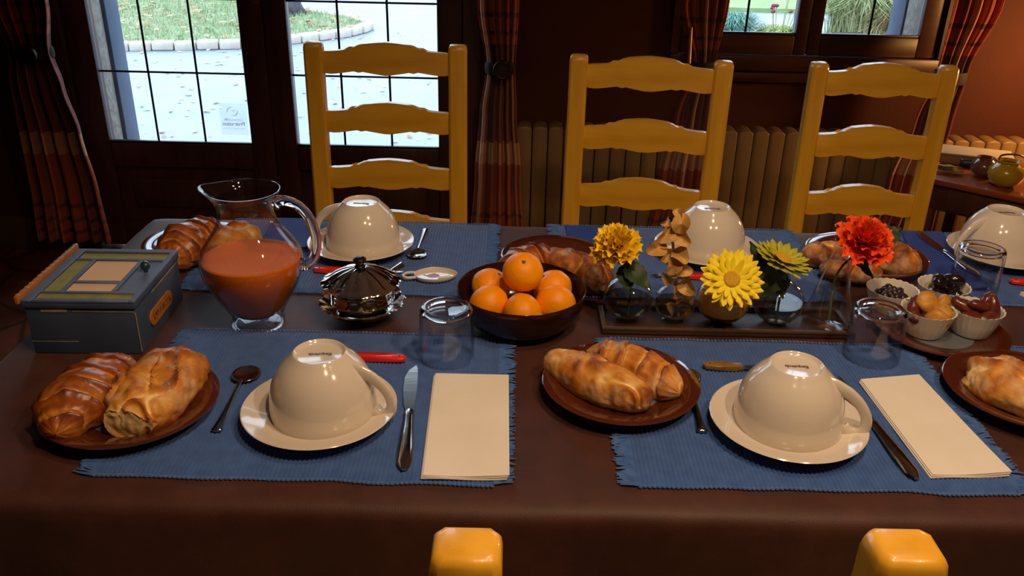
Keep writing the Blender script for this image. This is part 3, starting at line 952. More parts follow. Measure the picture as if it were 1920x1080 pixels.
bread('bread_roll', .138, .062, .060, 8, 'brown crusty roll behind the mandarins, left of yellow carnation', (x, y, TZ + .0058), R(-38), basebake=.66)
x, y = P2(1549, 464, .785)
bread('bread_roll', .085, .05, .046, 9, 'pale roll end left of the orange carnation', (x, y, PZ), R(20), basebake=.4)
x, y = P2(1662, 470, .785)
bread('bread_roll', .12, .064, .056, 10, 'roll half hidden behind the orange carnation', (x, y, PZ), R(-55), basebake=.62)
x, y = P2(1598, 499, .78)
bread('bread_roll', .095, .045, .036, 12, 'small dark roll below the orange carnation', (x, y, PZ), R(-12), basebake=.72)
x, y = P2(1922, 722, .785)
bread('bread_roll', .13, .090, .062, 11, 'pale floury roll at the right edge of the photo', (x, y, PZ), R(-50), basebake=.22)

# ------------------------------------------------------------------ bowls and saucers


def make_saucer():
    g = G().lathe([(0, .0), (.034, 0), (.036, -.0), (.050, .003), (.078, .0125), (.0885, .0172), (.0895, .0182), (.0885, .0190), (.076, .0158), (.052, .0068), (.036, .0052), (0, .0052)], 80)
    o = g.obj('saucer', m_porc); return tag(o, 'x', 'saucer', 'white saucers under the upturned bowls')


m_stamp = mat('brown_maker_stamp', (.10, .035, .015), .5, col2=(.13, .05, .02), scale=200)


def make_bowl():
    root = thing('breakfast_bowl', (0, 0, 0), 0, 'x', 'bowl', 'upturned white breakfast bowls')
    pr = [(0, .0545), (.024, .0535), (.038, .050), (.0495, .036), (.0548, .016), (.0565, 0.0006), (.0575, 0), (.0588, .001), (.0586, .012), (.0573, .024), (.0543, .035),
          (.0492, .0455), (.0425, .0540), (.0358, .0602), (.0312, .0640), (.0290, .0664), (.0278, .0672), (.0266, .0664), (.0255, .0640), (.0225, .0632), (0, .0632)]
    G().lathe(pr, 80).obj('bowl_body', m_porc, root, ang=60)
    pts = [(.0320, 0, .0530), (.0420, 0, .0515), (.0500, 0, .0492), (.0590, 0, .0455), (.0700, 0, .0370), (.0775, 0, .0265), (.0795, 0, .0160), (.0765, 0, .0085), (.0700, 0, .0050), (.0630, 0, .0055), (.0570, 0, .0090)]
    sp = smooth_path([Vector(p) for p in pts], 4)
    rad = [.0050 - .0016 * sin(pi * k / (len(sp) - 1)) for k in range(len(sp))]
    G().tube(sp, rad, 14, flat=1.7, up=(0, 1, 0)).obj('handle', m_porc, root, ang=None)
    for o_ in root.children:
        for v_ in o_.data.vertices: v_.co.x *= 1.06; v_.co.y *= 1.06; v_.co.z *= 1.20
    me = text_mesh('Esquiteb', .0078, Matrix.Rotation(pi, 4, 'Z'), m_stamp, .0001, bold=.00022)
    inst('maker_stamp', me, root, (0, .001, .0761))
    return root


SA, BO = make_saucer(), make_bowl()
sets = [((600, 764), (605, 775), -12, 'at front left'), ((1476, 787), (1478, 780), -22, 'at front right beside the slanting napkin'),
        ((677, 454), (676, 470), 168, 'at back left in front of the glass doors'), ((1325, 463), (1337, 478), 195, 'at back centre behind the yellow flowers'),
        ((1880, 470), (1890, 490), 198, 'at back right near the console')]
for i, (s, b, a, w_) in enumerate(sets):
    so = SA if i == 0 else SA.copy()
    if i: COL.objects.link(so)
    p = at(*s, .768); so.location = (p.x, p.y, MZ); so['label'] = 'white saucer ' + w_
    bo = BO if i == 0 else copy_tree(BO)
    q = at(b[0], b[1], .768)
    bo.location = (p.x + (q.x - p.x) * .6, p.y + .006, MZ + .0058); bo.rotation_euler = (0, 0, R(a))
    inner = bo.location
    bo['label'] = 'upturned white bowl ' + w_
    # foot ring stamp stays readable from the same side
    for c in bo.children:
        if c.name.startswith('maker_stamp'): c.rotation_euler = (0, 0, -R(a) + (R(4) if i == 0 else R(-4)))

# ------------------------------------------------------------------ cutlery


def spoon(L_, label, p0, p1, z, flip=1):
    """p0 tip of bowl, p1 end of handle"""
    a = math.atan2(p1[1] - p0[1], p1[0] - p0[0])
    root = thing('teaspoon', (p0[0], p0[1], z), a, label, 'spoon')
    g = G(); bl, bw = L_ * .27, L_ * .125
    g.grid(14, 10, lambda s, t: ((s) * bl, (t - .5) * 2 * bw * (max(0, 1 - (2 * s - 1) ** 2)) ** .5 * (1 - .18 * (s - .5)), .0012 + .0055 * ((2 * s - 1) ** 2 * .9 + (2 * t - 1) ** 2 * .6 * (1 - (2 * s - 1) ** 2) + .0)))
    o = g.obj('spoon_bowl', m_steel, root, ang=None); md = o.modifiers.new('s', 'SOLIDIFY'); md.thickness = .0014; md.offset = 1
    P = [(bl * .96, 0, .0068), (bl * 1.15, 0, .0082), (L_ * .45, 0, .0075), (L_ * .7, 0, .0045), (L_ * .9, 0, .003), (L_, 0, .0028)]
    sp = smooth_path([Vector(q) for q in P], 4)
    rad = [.0024 + .0048 * max(0, (k / (len(sp) - 1) - .35) / .65) ** 1.6 for k in range(len(sp))]; rad[-1] *= .6
    G().tube(sp, rad, 12, flat=1.0, up=(0, 0, 1)).obj('spoon_handle', m_steel, root, ang=None)
    hnd = root.children[-1]
    me = hnd.data
    for v in me.vertices:
        # squash to a strip
        k = max(0, min(1, (v.co.x - bl) / (L_ - bl))); zc = .0075 * (1 - k) + .003 * k
        v.co.z = zc + (v.co.z - zc) * .35
    return root


spoon(.142, 'teaspoon left of the front left bowl, bowl end away', at(470, 697).xy, at(405, 820).xy, MZ)
spoon(.142, 'teaspoon tucked under the front right brown plate', at(1283, 700).xy, at(1328, 860).xy, MZ - .0005)
spoon(.135, 'teaspoon beside the back left saucer', at(780, 492).xy, at(799, 434).xy, MZ)


def knife(L_, label, ptip, pend, z):
    a = math.atan2(pend[1] - ptip[1], pend[0] - ptip[0])
    root = thing('table_knife', (ptip[0], ptip[1], z), a, label, 'knife')
    bl = L_ * .5
    P = [(0, .0035), (.012, -.005), (.03, -.0098), (.055, -.0105), (bl * .82, -.0078), (bl, -.004), (bl, .005), (bl * .6, .0068), (.03, .0065), (.008, .0055)]
    G().prism(P, .0008, .0024, 'xy').obj('blade', m_steel, root, ang=30)
    xs = [bl - .004, bl + .003, bl + .010, L_ * .65, L_ * .82, L_ * .95, L_]
    ra = [.0045, .0062, .0055, .0068, .0085, .0082, .003]
    g = G().tube([(x_, 0, .0034) for x_ in xs], ra, 12); 
    g.v = [(x_, y_, .0034 + (z_ - .0034) * .48) for x_, y_, z_ in g.v]
    g.obj('knife_handle', m_steel, root, ang=50)
    return root


knife(.222, 'steel table knife between front left bowl and square napkin', at(776, 692).xy, at(757, 894).xy, MZ)
knife(.215, 'steel table knife running under the front right bowl handle', at(1566, 712).xy, at(1700, 886).xy, MZ)
knife(.205, 'table knife on the blue napkin at back right', at(1716, 440).xy, at(1838, 531).xy, MZ + .003)


def paring(label, pbutt, ang, z, hl=.085, bl=.062, hm=None):
    root = thing('small_knife', (pbutt[0], pbutt[1], z), ang, label, 'knife')
    P = [(0, .0), (.003, -.006), (.02, -.0075), (hl - .01, -.006), (hl, -.005), (hl, .006), (hl * .5, .0068), (.008, .0075), (.001, .005)]
    bm = bmesh.new(); q = G().prism(P, .0006, .0075, 'xy'); vs = [bm.verts.new(p_) for p_ in q.v]
    for f in q.f: bm.faces.new([vs[i] for i in f])
    bmesh.ops.bevel(bm, geom=[e for e in bm.edges if abs(e.verts[0].co.z - e.verts[1].co.z) < 1e-6], offset=.0024, segments=3, profile=.5, affect='EDGES')
    hd_ = G().bm(bm).obj('knife_handle', hm, root, ang=50)
    G().ball(.0016, (.009, 0, .0076), 8, 5, (1, 1, .5)).obj('rivet', m_steel, hd_)
    B = [(hl - .002, -.0045), (hl + bl * .7, -.004), (hl + bl, .004), (hl + bl * .8, .0052), (hl - .002, .0052)]
    G().prism(B, .0034, .0045, 'xy').obj('blade', m_steel, root, ang=30)
    return root


m_redp = mat('glossy_red_plastic', (.85, .030, .008), .25, col2=(.80, .025, .006), scale=10, coat=.5)
m_horn = mat('yellow_horn_handle', (.34, .19, .03), .35, col2=(.22, .11, .02), scale=60, coat=.3)
x, y = P2(762, 673, .757); paring('red-handled knife behind the front left bowl', (x, y), R(178), MZ, .092, .06, m_redp)
x, y = P2(1318, 686, .757); paring('yellow horn-handled knife behind the front right bowl', (x, y), R(-2), MZ, .052, .07, m_horn)
x, y = P2(588, 506, .757); paring('red-handled knife behind the silver sugar bowl', (x, y), R(-2), MZ, .083, .062, m_redp)
x, y = P2(1345, 520, .757); paring('red-handled knife glimpsed between the flower vases', (x, y), R(178), MZ, .058, .05, m_redp)
x, y = P2(1893, 528, .757); paring('red-handled knife at right edge below the back right saucer', (x, y), R(-4), MZ, .085, .06, m_redp)

# ------------------------------------------------------------------ napkins


def napkin(c4, label, m_, h=.0042, plies=3, z=None):
    """c4: corners far-left, far-right, near-right, near-left (world xy)"""
    z = z or MZ; c = sum((Vector((*p, 0)) for p in c4), Vector()) / 4
    root = thing('folded_napkin', (c.x, c.y, z), 0, label, 'napkin')
    q = [Vector((*p, 0)) - c for p in c4]
    for k in range(plies):
        g = G(); z0 = h * k / plies; z1 = h * (k + .8) / plies; sh = .0012 * ((k * 7) % 3 - 1)

        def pt(a, b, zz, e=0.0):
            p = q[3].lerp(q[2], a).lerp(q[0].lerp(q[1], a), b) + Vector((sh, sh * .7, 0))
            lift = .0022 * (a ** 6) * ((1 - b) ** 4) * (k + 1) / plies + .0006 * sin(a * 7 + k) * (1 - b)
            return (p.x, p.y, zz + lift)
        n = 10
        g.grid(n, n, lambda a, b: pt(a, b, z1)); g.grid(n, n, lambda a, b: pt(a, b, z0))
        N = (n + 1) ** 2
        rim = [i for i in range(n + 1)] + [(j + 1) * (n + 1) + n for j in range(n)] + [n * (n + 1) + n - 1 - i for i in range(n)] + [(n - 1 - j) * (n + 1) for j in range(n - 1)]
        for i in range(len(rim)):
            a, b = rim[i], rim[(i + 1) % len(rim)]; g.f.append((a, b, b + N, a + N))
        g.obj('paper_ply', m_, root, ang=35)
    return root


napkin([at(815, 701, .757).xy, at(952, 704, .757).xy, at(953, 896, .757).xy, at(791, 893, .757).xy], 'white rectangular folded napkin in front of upturned tumbler, left mat', m_napk)
napkin([at(1612, 712, .757).xy, at(1722, 703, .757).xy, at(1895, 889, .757).xy, at(1747, 892, .757).xy], 'long white napkin slanting across the front right mat', m_napk)
napkin([(-.44, 1.500), (-.355, 1.500), (-.35, 1.36), (-.435, 1.36)], 'blue folded napkin between juice jug and back left saucer', m_navy, .003, 2, MZ + .0)
napkin([(.095, 1.495), (.175, 1.495), (.185, 1.38), (.10, 1.38)], 'blue folded napkin behind the yellow carnation', m_navy, .003, 2)
napkin([at(1688, 438).xy, at(1765, 440).xy, at(1850, 548).xy, at(1740, 548).xy], 'blue folded napkin under the knife at back right', m_navy, .003, 2)
napkin([(.800, 1.243), (.90, 1.243), (.90, 1.212), (.81, 1.212)], 'white napkin corner at right edge by the red knife', m_napk, .006, 2)

# ------------------------------------------------------------------ jug of juice
JX, JY = at(480, 600).x, at(480, 600).y - .0
JX, JY = -.360, 1.098
jug = thing('glass_jug', (JX, JY, TZ), 0, 'tall clear glass jug of orange juice with curved handle', 'jug')
jp = [(.0365, .000), (.0375, .002), (.0370, .0065), (.0335, .0105), (.0350, .016), (.0430, .031), (.0530, .048), (.0625, .067), (.0680, .083), (.0700, .095), (.0688, .106), (.0640, .1175),
      (.0560, .129), (.0470, .141), (.0405, .153), (.0372, .164), (.0365, .174), (.0385, .184), (.0430, .192), (.0478, .1975)]
inner = [(r - .0026, z) for r, z in jp[5:]]
prof = [(0, .004), (.030, .002)] + jp + [(.0482, .1990), (.0468, .1992)] + inner[::-1][1:] + [(.030, .019), (.015, .0165), (0, .016)]


def spout(r, z, a, k):
    if z > .165:
        d = (a - pi) / .42
        if abs(d) < 2.2:
            w = math.exp(-d * d) * ((z - .165) / .034) ** 1.5
            return r + .012 * w, z + .003 * w
    return r, z


G().lathe(prof, 96, spout).obj('glass_body', m_glass, jug, ang=None)
lv = .1015
jj = [(0, .0175), (.014, .018), (.029, .0195)] + [(r - .0031, z) for r, z in jp[5:] if z < lv] + [(.0670, lv), (.0655, lv + .0008), (.060, lv), (0, lv)]
G().lathe(jj, 72).obj('orange_juice', m_juice, jug, ang=50)
hp = [(.0385, 0, .1800), (.0500, 0, .1850), (.0680, 0, .1800), (.0830, 0, .1640), (.0905, 0, .1420), (.0915, 0, .1220), (.0870, 0, .1050), (.0780, 0, .0945), (.0695, 0, .0925)]
sp = smooth_path([Vector(p) for p in hp], 5)
G().tube(sp, [.0052 + .0020 * math.exp(-(k / 4) ** 2) + .0026 * math.exp(-((len(sp) - 1 - k) / 4) ** 2) for k in range(len(sp))], 18, flat=1.35, up=(0, 1, 0)).obj('glass_handle', m_sglass, jug, ang=None)

# ------------------------------------------------------------------ tumblers


def make_tumbler():
    root = thing('tumbler', (0, 0, 0), 0, 'x', 'glass', 'upturned clear tumblers')
    prof = [(.0345, 0), (.0362, .0005), (.0365, .003), (.0362, .02), (.0356, .05), (.0350, .075), (.0342, .083), (.0320, .0880), (.0280, .0895), (.024, .0885), (.016, .0870), (0, .0865)]
    inn = [(0, .074), (.018, .0745), (.027, .0755), (.0315, .072), (.0332, .06), (.0342, .03), (.0345, 0)]
    G().lathe(prof, 64).obj('glass_wall', m_glass, root, ang=None)
    G().lathe(inn, 64).obj('inner_wall', m_glass, root, ang=None)
    G().lathe([(.0275, .0790), (.0330, .0800), (.0338, .0835), (.0315, .0872), (.0280, .0882), (.0245, .0862), (.0245, .0810), (.0275, .0790)], 64).obj('thick_base_ring', m_sglass, root, ang=None)
    return root


TU = make_tumbler(); TU.scale = (1, 1, .83)
for i, (u, v, z, lab) in enumerate([(838, 668, MZ, 'upturned tumbler behind the front left napkin'), (1632, 668, MZ, 'upturned tumbler left of the fluted fruit dishes'),
                                    (1822, 543, MZ, 'upturned tumbler in front of the back right bowl')]):
    o = TU if i == 0 else copy_tree(TU); p = at(u, v, .7535); o.location = (p.x, p.y, z); o['label'] = lab

# ------------------------------------------------------------------ sugar bowl
SX, SY = -.216, 1.126
su = thing('silver_sugar_bowl', (SX, SY, TZ), R(10), 'lidded silver sugar bowl with scalloped rim in front of red knife', 'sugar bowl')


def scal(amp, zamp, n, lo):
    def f(r, z, a, k):
        if lo[0] <= k <= lo[1]:
            w = .5 + .5 * cos(n * a)
            return r + amp * w, z + zamp * w
        return r, z
    return f


G().lathe([(0, 0), (.026, 0), (.028, .002), (.026, .004), (.038, .006), (.048, .013), (.053, .018), (.0580, .0220), (.0600, .0235), (.0580, .0250), (.049, .020), (.040, .013), (.02, .009), (0, .009)], 120,
          scal(.0035, .003, 12, (6, 10))).obj('scalloped_dish', m_silver, su, ang=60)
G().lathe([(0, .010), (.030, .0115), (.038, .017), (.0455, .028), (.0475, .042), (.0500, .0505), (.0520, .052), (.0500, .054), (.045, .050), (0, .048)], 120, scal(.0015, .001, 12, (5, 7))).obj('sugar_body', m_silver, su, ang=60)
G().lathe([(.040, .0455), (.0525, .0470), (.0555, .0490), (.0540, .0510), (.0480, .0520), (.0440, .0545), (.0370, .0600), (.0250, .0665), (.0130, .0705), (.0070, .0725), (.0, .073)], 144,
          lambda r, z, a, k: (r * (1 + .035 * abs(cos(6 * a)) * min(1, r / .03)), z + .0012 * abs(cos(6 * a)) * (k > 3 and k < 9))).obj('lid', m_silver, su, loc=(0, 0, .006), ang=60); lid_ = [c for c in su.children if c.name.startswith('lid')][0]
G().lathe([(.0065, .0720), (.0080, .0735), (.0055, .0755), (.0062, .0775), (.0092, .0810), (.0094, .0840), (.0062, .0870), (0, .0878)], 20).obj('lid_knob', m_iron, lid_)
for s in ():
    G().tube(smooth_path([Vector((s * .048, 0, .030)), Vector((s * .058, 0, .046)), Vector((s * .066, 0, .044)), Vector((s * .063, 0, .030))], 4), .0028, 8).obj('loop_handle', m_silver, su)
G().tube([(.036, .030, .050), (.050, .037, .056), (.062, .042, .060)], [.002, .0026, .004], 8, flat=1.6).obj('spoon_end', m_silver, su)

# ------------------------------------------------------------------ tea bag rest
tp = at(815, 521, .754)
tr = thing('teabag_rest', (tp.x, tp.y, MZ), R(8), 'small teapot-shaped tea bag dish left of the mandarins', 'dish')
out = []
N_ = 40
for k in range(N_):
    a = 2 * pi * k / N_; rx, ry = .033, .0235
    q = 1 + .10 * math.exp(-((a - 0) / .5) ** 2) + .10 * math.exp(-((a - 2 * pi) / .5) ** 2) + .07 * math.exp(-((a - pi / 2) / .35) ** 2)
    out.append((rx * q * cos(a), ry * q * sin(a)))
g = G(); v = []; f = []
for (sc_, z) in [(.80, 0), (.93, .002), (1.0, .007), (.985, .0085), (.955, .0078), (.90, .0035), (.5, .0028)]:
    for x_, y_ in out: v.append((x_ * sc_, y_ * sc_, z))
for j in range(6):
    for i in range(N_): f.append((j * N_ + i, j * N_ + (i + 1) % N_, (j + 1) * N_ + (i + 1) % N_, (j + 1) * N_ + i))
f.append(tuple(range(N_ - 1, -1, -1))); f.append(tuple(range(6 * N_, 7 * N_)))
g.add(v, f).obj('dish', m_porc, tr, ang=60)
lp = smooth_path([Vector((-.030, .010, .006)), Vector((-.043, .010, .006)), Vector((-.050, .0, .006)), Vector((-.044, -.009, .006)), Vector((-.030, -.008, .006))], 5)
G().tube(lp, .0024, 10).obj('loop_handle', m_porc, tr)
m_tpr = mat('brown_teapot_print', (.33, .07, .02), .3, col2=(.45, .16, .05), scale=150)
g = G(); pot = [(.010 * cos(a) - .002, .0075 * sin(a) + .003) for a in [2 * pi * k / 20 for k in range(20)]]
g.prism(pot, .0029, .0031, 'xy'); g.prism([(-.010, .004), (-.018, .010), (-.019, .0075), (-.011, .0)], .0029, .00305, 'xy'); g.prism([(-.004, .010), (0, .0135), (.003, .010)], .0029, .00305, 'xy')
g.obj('teapot_print', m_tpr, tr, smooth=False)
G().prism([(.004, -.012), (.024, -.008), (.026, -.001), (.006, -.005)], .0040, .0045, 'xy').obj('paper_tag', m_napk, tr, smooth=False)

# ------------------------------------------------------------------ mandarins in dark bowl
FX, FY = .0135, 1.112
fb = G().lathe([(0, .0), (.034, 0), (.040, .001), (.058, .0040), (.076, .0150), (.0870, .034), (.0908, .0520), (.0912, .0590), (.0900, .0600), (.0885, .0575), (.0845, .0350), (.073, .0175), (.056, .0070), (.03, .0045), (0, .004)], 96).obj('fruit_bowl', m_dbowl, None, (FX, FY, TZ), ang=60)
tag(fb, 'round dark brown glazed bowl heaped with mandarins', 'bowl')


def mod_m(r, z, a, k):
    return r * (1 + .012 * cos(3 * a + k)), z


nn = 26; mp_ = []
for k in range(nn + 1):
    t = pi * k / nn; r = .0288 * sin(t); z = -.0262 * cos(t)
    if t > pi * .90: z -= .0014 * (1 - ((pi - t) / (pi * .10)))
    mp_.append((r if 0 < k < nn else 0, z))
md_ = thing('mandarin', (0, 0, 0), 0, 'x', 'mandarin', 'mandarins in the dark bowl')
G().lathe(mp_, 40, mod_m).obj('peel', m_orange, md_, ang=None); pe_ = md_.children[0]
G().lathe([(0, .0242), (.0026, .0243), (.0030, .0252), (.0016, .0262), (0, .0264)], 8, lambda r, z, a, k: (r * (1 + .25 * cos(5 * a)), z)).obj('calyx', m_stemend, pe_)
for i, (x, y, z, rx, rz, lab) in enumerate([(.0145, 1.110, .8335, -.35, .3, 'topmost mandarin crowning the pile'), (-.031, 1.143, .7935, .5, 1, 'mandarin at back left of the pile'),
                                            (.059, 1.143, .793, -.6, 2, 'mandarin at back right of the pile'), (-.0325, 1.088, .7925, .9, 4, 'mandarin at front left of the pile'),
                                            (.0155, 1.066, .7905, 1.9, 5, 'mandarin at front middle of the pile'), (.0610, 1.090, .7935, 1.2, 3, 'mandarin at front right of the pile')]):
    o = md_ if i == 0 else copy_tree(md_); o.location = (x, y, z); o.rotation_euler = (-rx if i == 0 else rx, .2, rz); o['label'] = lab
md_.rotation_euler = (.55, -.15, .3)

# ------------------------------------------------------------------ painted box
bx = thing('painted_tea_box', (-.5600, 1.083, TZ), R(1.5), 'blue-grey painted wooden box with windowed lid at left', 'box')
m_box = mat('blue_grey_paint', (.055, .085, .165), .6, col2=(.040, .062, .12), scale=14, bscale=60, bstr=.2)
m_boxl = mat('light_blue_paint', (.11, .155, .29), .6, col2=(.08, .12, .23), scale=20)
m_ygr = mat('olive_yellow_paint', (.30, .27, .035), .6, col2=(.20, .22, .05), scale=60)
m_cream = mat('cream_panel_paint', (.72, .50, .32), .6, col2=(.72, .48, .20), scale=8)
m_worn = mat('worn_bare_edge', (.42, .34, .24), .7, col2=(.25, .2, .16), scale=60)
m_plq = mat('orange_plaque_paint', (.48, .17, .02), .5, col2=(.40, .13, .015), scale=30)
bw, bd, bh = .0705, .084, .0655
G().rbox((-bw, -bd, 0), (bw, bd, bh), .002).obj('box_body', m_box, bx)
lidb = G().rbox((-bw - .002, -bd - .002, bh + .001), (bw + .002, bd + .002, bh + .010), .002).obj('lid', m_box, bx)
LZ = bh + .010


def strip(x0, y0, x1, y1, z1, m_, nm, z0=0): return G().rbox((x0, y0, LZ + z0 - .0002), (x1, y1, LZ + z1), .0008, 1).obj(nm, m_, lidb)


strip(-bw - .002, -bd - .002, -bw + .011, bd + .002, .0035, m_boxl, 'frame_strip')
strip(bw - .006, -bd - .002, bw + .002, bd + .002, .0035, m_boxl, 'frame_strip')
strip(-bw + .011, -bd - .002, bw - .006, -bd + .006, .0035, m_boxl, 'frame_strip')
strip(-bw + .011, bd - .008, bw - .006, bd + .002, .0035, m_boxl, 'frame_strip')
strip(-bw + .012, -bd + .007, bw - .006, -bd + .024, .0008, m_ygr, 'olive_panel')
strip(-bw + .012, bd - .030, bw - .006, bd - .009, .0008, m_ygr, 'olive_panel')
strip(-bw + .012, -bd + .030, -bw + .034, bd - .036, .0008, m_ygr, 'olive_panel')
strip(-bw + .011, -bd + .024, bw - .006, -bd + .029, .0030, m_boxl, 'frame_strip')
strip(-bw + .011, bd - .036, bw - .006, bd - .031, .0030, m_boxl, 'frame_strip')
strip(-bw + .034, -bd + .029, -bw + .040, bd - .036, .0030, m_boxl, 'frame_strip')
strip(bw - .040, -bd + .029, bw - .034, bd - .036, .0030, m_boxl, 'frame_strip')
strip(-bw + .041, -bd + .030, bw - .041, -bd + .056, .0008, m_cream, 'cream_panel')
strip(-bw + .040, -bd + .056, bw - .040, -bd + .063, .0026, m_boxl, 'frame_strip')
strip(-bw + .041, -bd + .064, bw - .041, bd - .037, .0008, m_cream, 'cream_panel')
strip(bw - .033, -bd + .030, bw - .007, bd - .037, .0008, m_boxl, 'pale_blue_panel')
kn = G().ball(.0068, (0, 0, .0095), 18, 12); kn.tube([(0, 0, 0), (0, 0, .006)], .0028, 10)
kn.obj('knob', mat('dark_teal_paint', (.01, .045, .06), .3, coat=.4, col2=(.015, .05, .07), scale=40), lidb, loc=(bw - .018, .012, LZ + .0005))
g = G().rbox((-.0025, -bd - .006, 0), (.0025, bd + .006, .011), .001)
g.obj('gilt_edging', m_plq, bx, loc=(-bw - .0045, 0, LZ - .001), rot=(0, 0, 0))
g = G()
for k in range(15): g.rbox((-bw - .0075, -bd - .001 + k * .0119, LZ + .0068), (-bw - .0015, -bd + .003 + k * .0119, LZ + .0106), .0008, 1)
tag(g.obj('bead_trim', m_worn, bx), kind='stuff')
for a_, b_ in [((-.050, -bd - .0008, bh - .004), (-.017, -bd + .001, bh - .0008)), ((-.010, -bd - .0005, bh - .0035), (bw - .001, -bd + .001, bh - .0025)), ((-bw, -bd - .0004, .018), (-.01, -bd + .001, .0187)),
               ((bw - .0008, -bd - .0005, .004), (bw + .0005, -bd + .0008, bh - .004)), ((bw - .001, -bd * .3, bh - .003), (bw + .0008, bd * .9, bh - .002))]:
    G().rbox(a_, b_, .00025, 1).obj('worn_edge', m_worn, bx)
pl_ = []
for k in range(24):
    a = 2 * pi * k / 24; pl_.append(((.030 if cos(a) > 0 else -.030) + .011 * cos(a), .011 * sin(a)))
Mx = Matrix.Translation((bw + .0003, -.005, .030)) @ Matrix(((0, 0, 1, 0), (1, 0, 0, 0), (0, 1, 0, 0), (0, 0, 0, 1)))
plq = G().prism(pl_, 0, .0022, 'xy', Mx).obj('orange_plaque', m_plq, bx, ang=30)
g = G(); r_ = random.Random(9)
for k in range(9):
    x_ = -.030 + k * .0075
    g.tube([(x_, -.004, .0024), (x_ + r_.uniform(-.001, .002), 0, .0024), (x_ + r_.uniform(-.002, .002), .0045, .0024)], .0009, 5, M=Mx)
    g.tube([(x_, r_.choice((-.003, 0, .004)), .0024), (x_ + .0035, r_.choice((-.003, .0, .004)), .0024)], .0008, 5, M=Mx)
g.obj('faded_lettering', m_stamp, plq)

# ------------------------------------------------------------------ flower tray and vases
tx0, tx1, ty0, ty1 = .128, .487, 1.086, 1.166
ty = thing('wooden_tray', ((tx0 + tx1) / 2, (ty0 + ty1) / 2, TZ), R(.2), 'dark narrow wooden tray under the row of flower vases', 'tray')
hx, hy = (tx1 - tx0) / 2, (ty1 - ty0) / 2
m_tray = mat('dark_stained_tray', (.055, .026, .014), .45, col2=(.035, .016, .009), scale=6, stretch=(1, 10, 10), bscale=30, bstr=.2)
m_trayl = mat('tray_rim_wood', (.095, .050, .026), .5, col2=(.07, .035, .018), scale=6, stretch=(1, 10, 10))
G().rbox((-hx, -hy, 0), (hx, hy, .006), .002).obj('tray_base', m_tray, ty)
for a, b in [((-hx, -hy, .006), (hx, -hy + .007, .011)), ((-hx, hy - .007, .006), (hx, hy, .011)), ((-hx, -hy + .007, .006), (-hx + .007, hy - .007, .011)), ((hx - .007, -hy + .007, .006), (hx, hy - .007, .011))]:
    G().rbox(a, b, .0015).obj('rim_strip', m_trayl, ty)
VZ = TZ + .0065
VY = (ty0 + ty1) / 2


def vase(x, prof, label, extra=None):
    root = thing('glass_vase', (x, VY, VZ), 0, label, 'vase', 'small glass vases on the tray')
    n = len(prof)
    inn = [(max(r - .0014, .001), z + .0012) for r, z in prof[1:]][::-1]
    G().lathe([(0, 0)] + prof + inn + [(0, .0030)], 48).obj('glass_body', m_glass, root, ang=None)
    return root


def round_prof(r, zc, neck, h, foot=.016):
    P = [(foot, 0)]
    for k in range(1, 12):
        a = -pi / 2 + pi * k / 12
        rr = r * cos(a); z = zc + r * sin(a) * .92
        if z > .001 and (a < 0 or rr > neck): P.append((rr, z))
    P += [(neck, h * .82), (neck, h * .95), (neck * 1.18, h)]
    return P


vx = [at(1180, 575, .785).x, at(1269, 575, .785).x, at(1361, 580, .785).x, at(1461, 575, .785).x, at(1552, 580, .775).x]
m_water = glassmat('greenish_vase_water', (.62, .60, .50), (.35, .33, .26), 1.33)
v1 = vase(vx[0], round_prof(.0355, .033, .010, .082), 'leftmost round glass vase, holding the yellow carnation')
v2 = vase(vx[1], round_prof(.030, .028, .010, .078), 'round glass vase holding the dried brown sprig')
v3 = vase(vx[2], round_prof(.0385, .034, .012, .078), 'amber-filled glass vase under the big yellow gerbera')
v4 = vase(vx[3], round_prof(.0365, .033, .011, .080), 'round glass vase under the yellow-green gerbera')
v5 = vase(vx[4], [(.030, 0), (.0355, .003), (.0362, .008), (.033, .020), (.025, .050), (.0165, .084), (.0110, .108), (.0095, .124), (.0115, .128)], 'conical glass flask vase holding the orange carnation')
for vv_, rr_, hh_ in ((v1, .0355, .034), (v2, .030, .030), (v4, .0365, .034)):
    P_ = [(0, .0035)] + [((rr_ - .002) * cos(a_), (.033 if rr_ > .031 else .028) + rr_ * .9 * sin(a_)) for a_ in [-pi / 2 + pi * k_ / 20 for k_ in range(1, 12)]]
    P_ = [q_ for q_ in P_ if q_[1] < hh_ and q_[1] > .0034]
    G().lathe(P_ + [(0, P_[-1][1])], 40).obj('water', m_water, vv_, ang=50)
m_wat = mat('amber_sand', (.95, .42, .02), .5, col2=(.85, .34, .015), scale=90)
m_wat2 = mat('olive_sand', (.08, .06, .02), .5, col2=(.06, .04, .015), scale=90)
lay = [(0, .0032)]
for k in range(1, 14):
    a = -pi / 2 + pi * k / 18; lay.append(((.0385 - .0018) * cos(a), .034 + .0385 * sin(a) * .9))
lay = [(r, z) for r, z in lay if z < .058 and (r > 0 or z < .004)]
low = [(r, z) for r, z in lay if z < .020]; hig = [(r, z) for r, z in lay if z >= .014]
G().lathe(low + [(0, low[-1][1])], 40).obj('dark_sand_layer', m_wat2, v3)
G().lathe([(0, hig[0][1])] + hig + [(0, hig[-1][1])], 40).obj('amber_sand_layer', m_wat, v3)

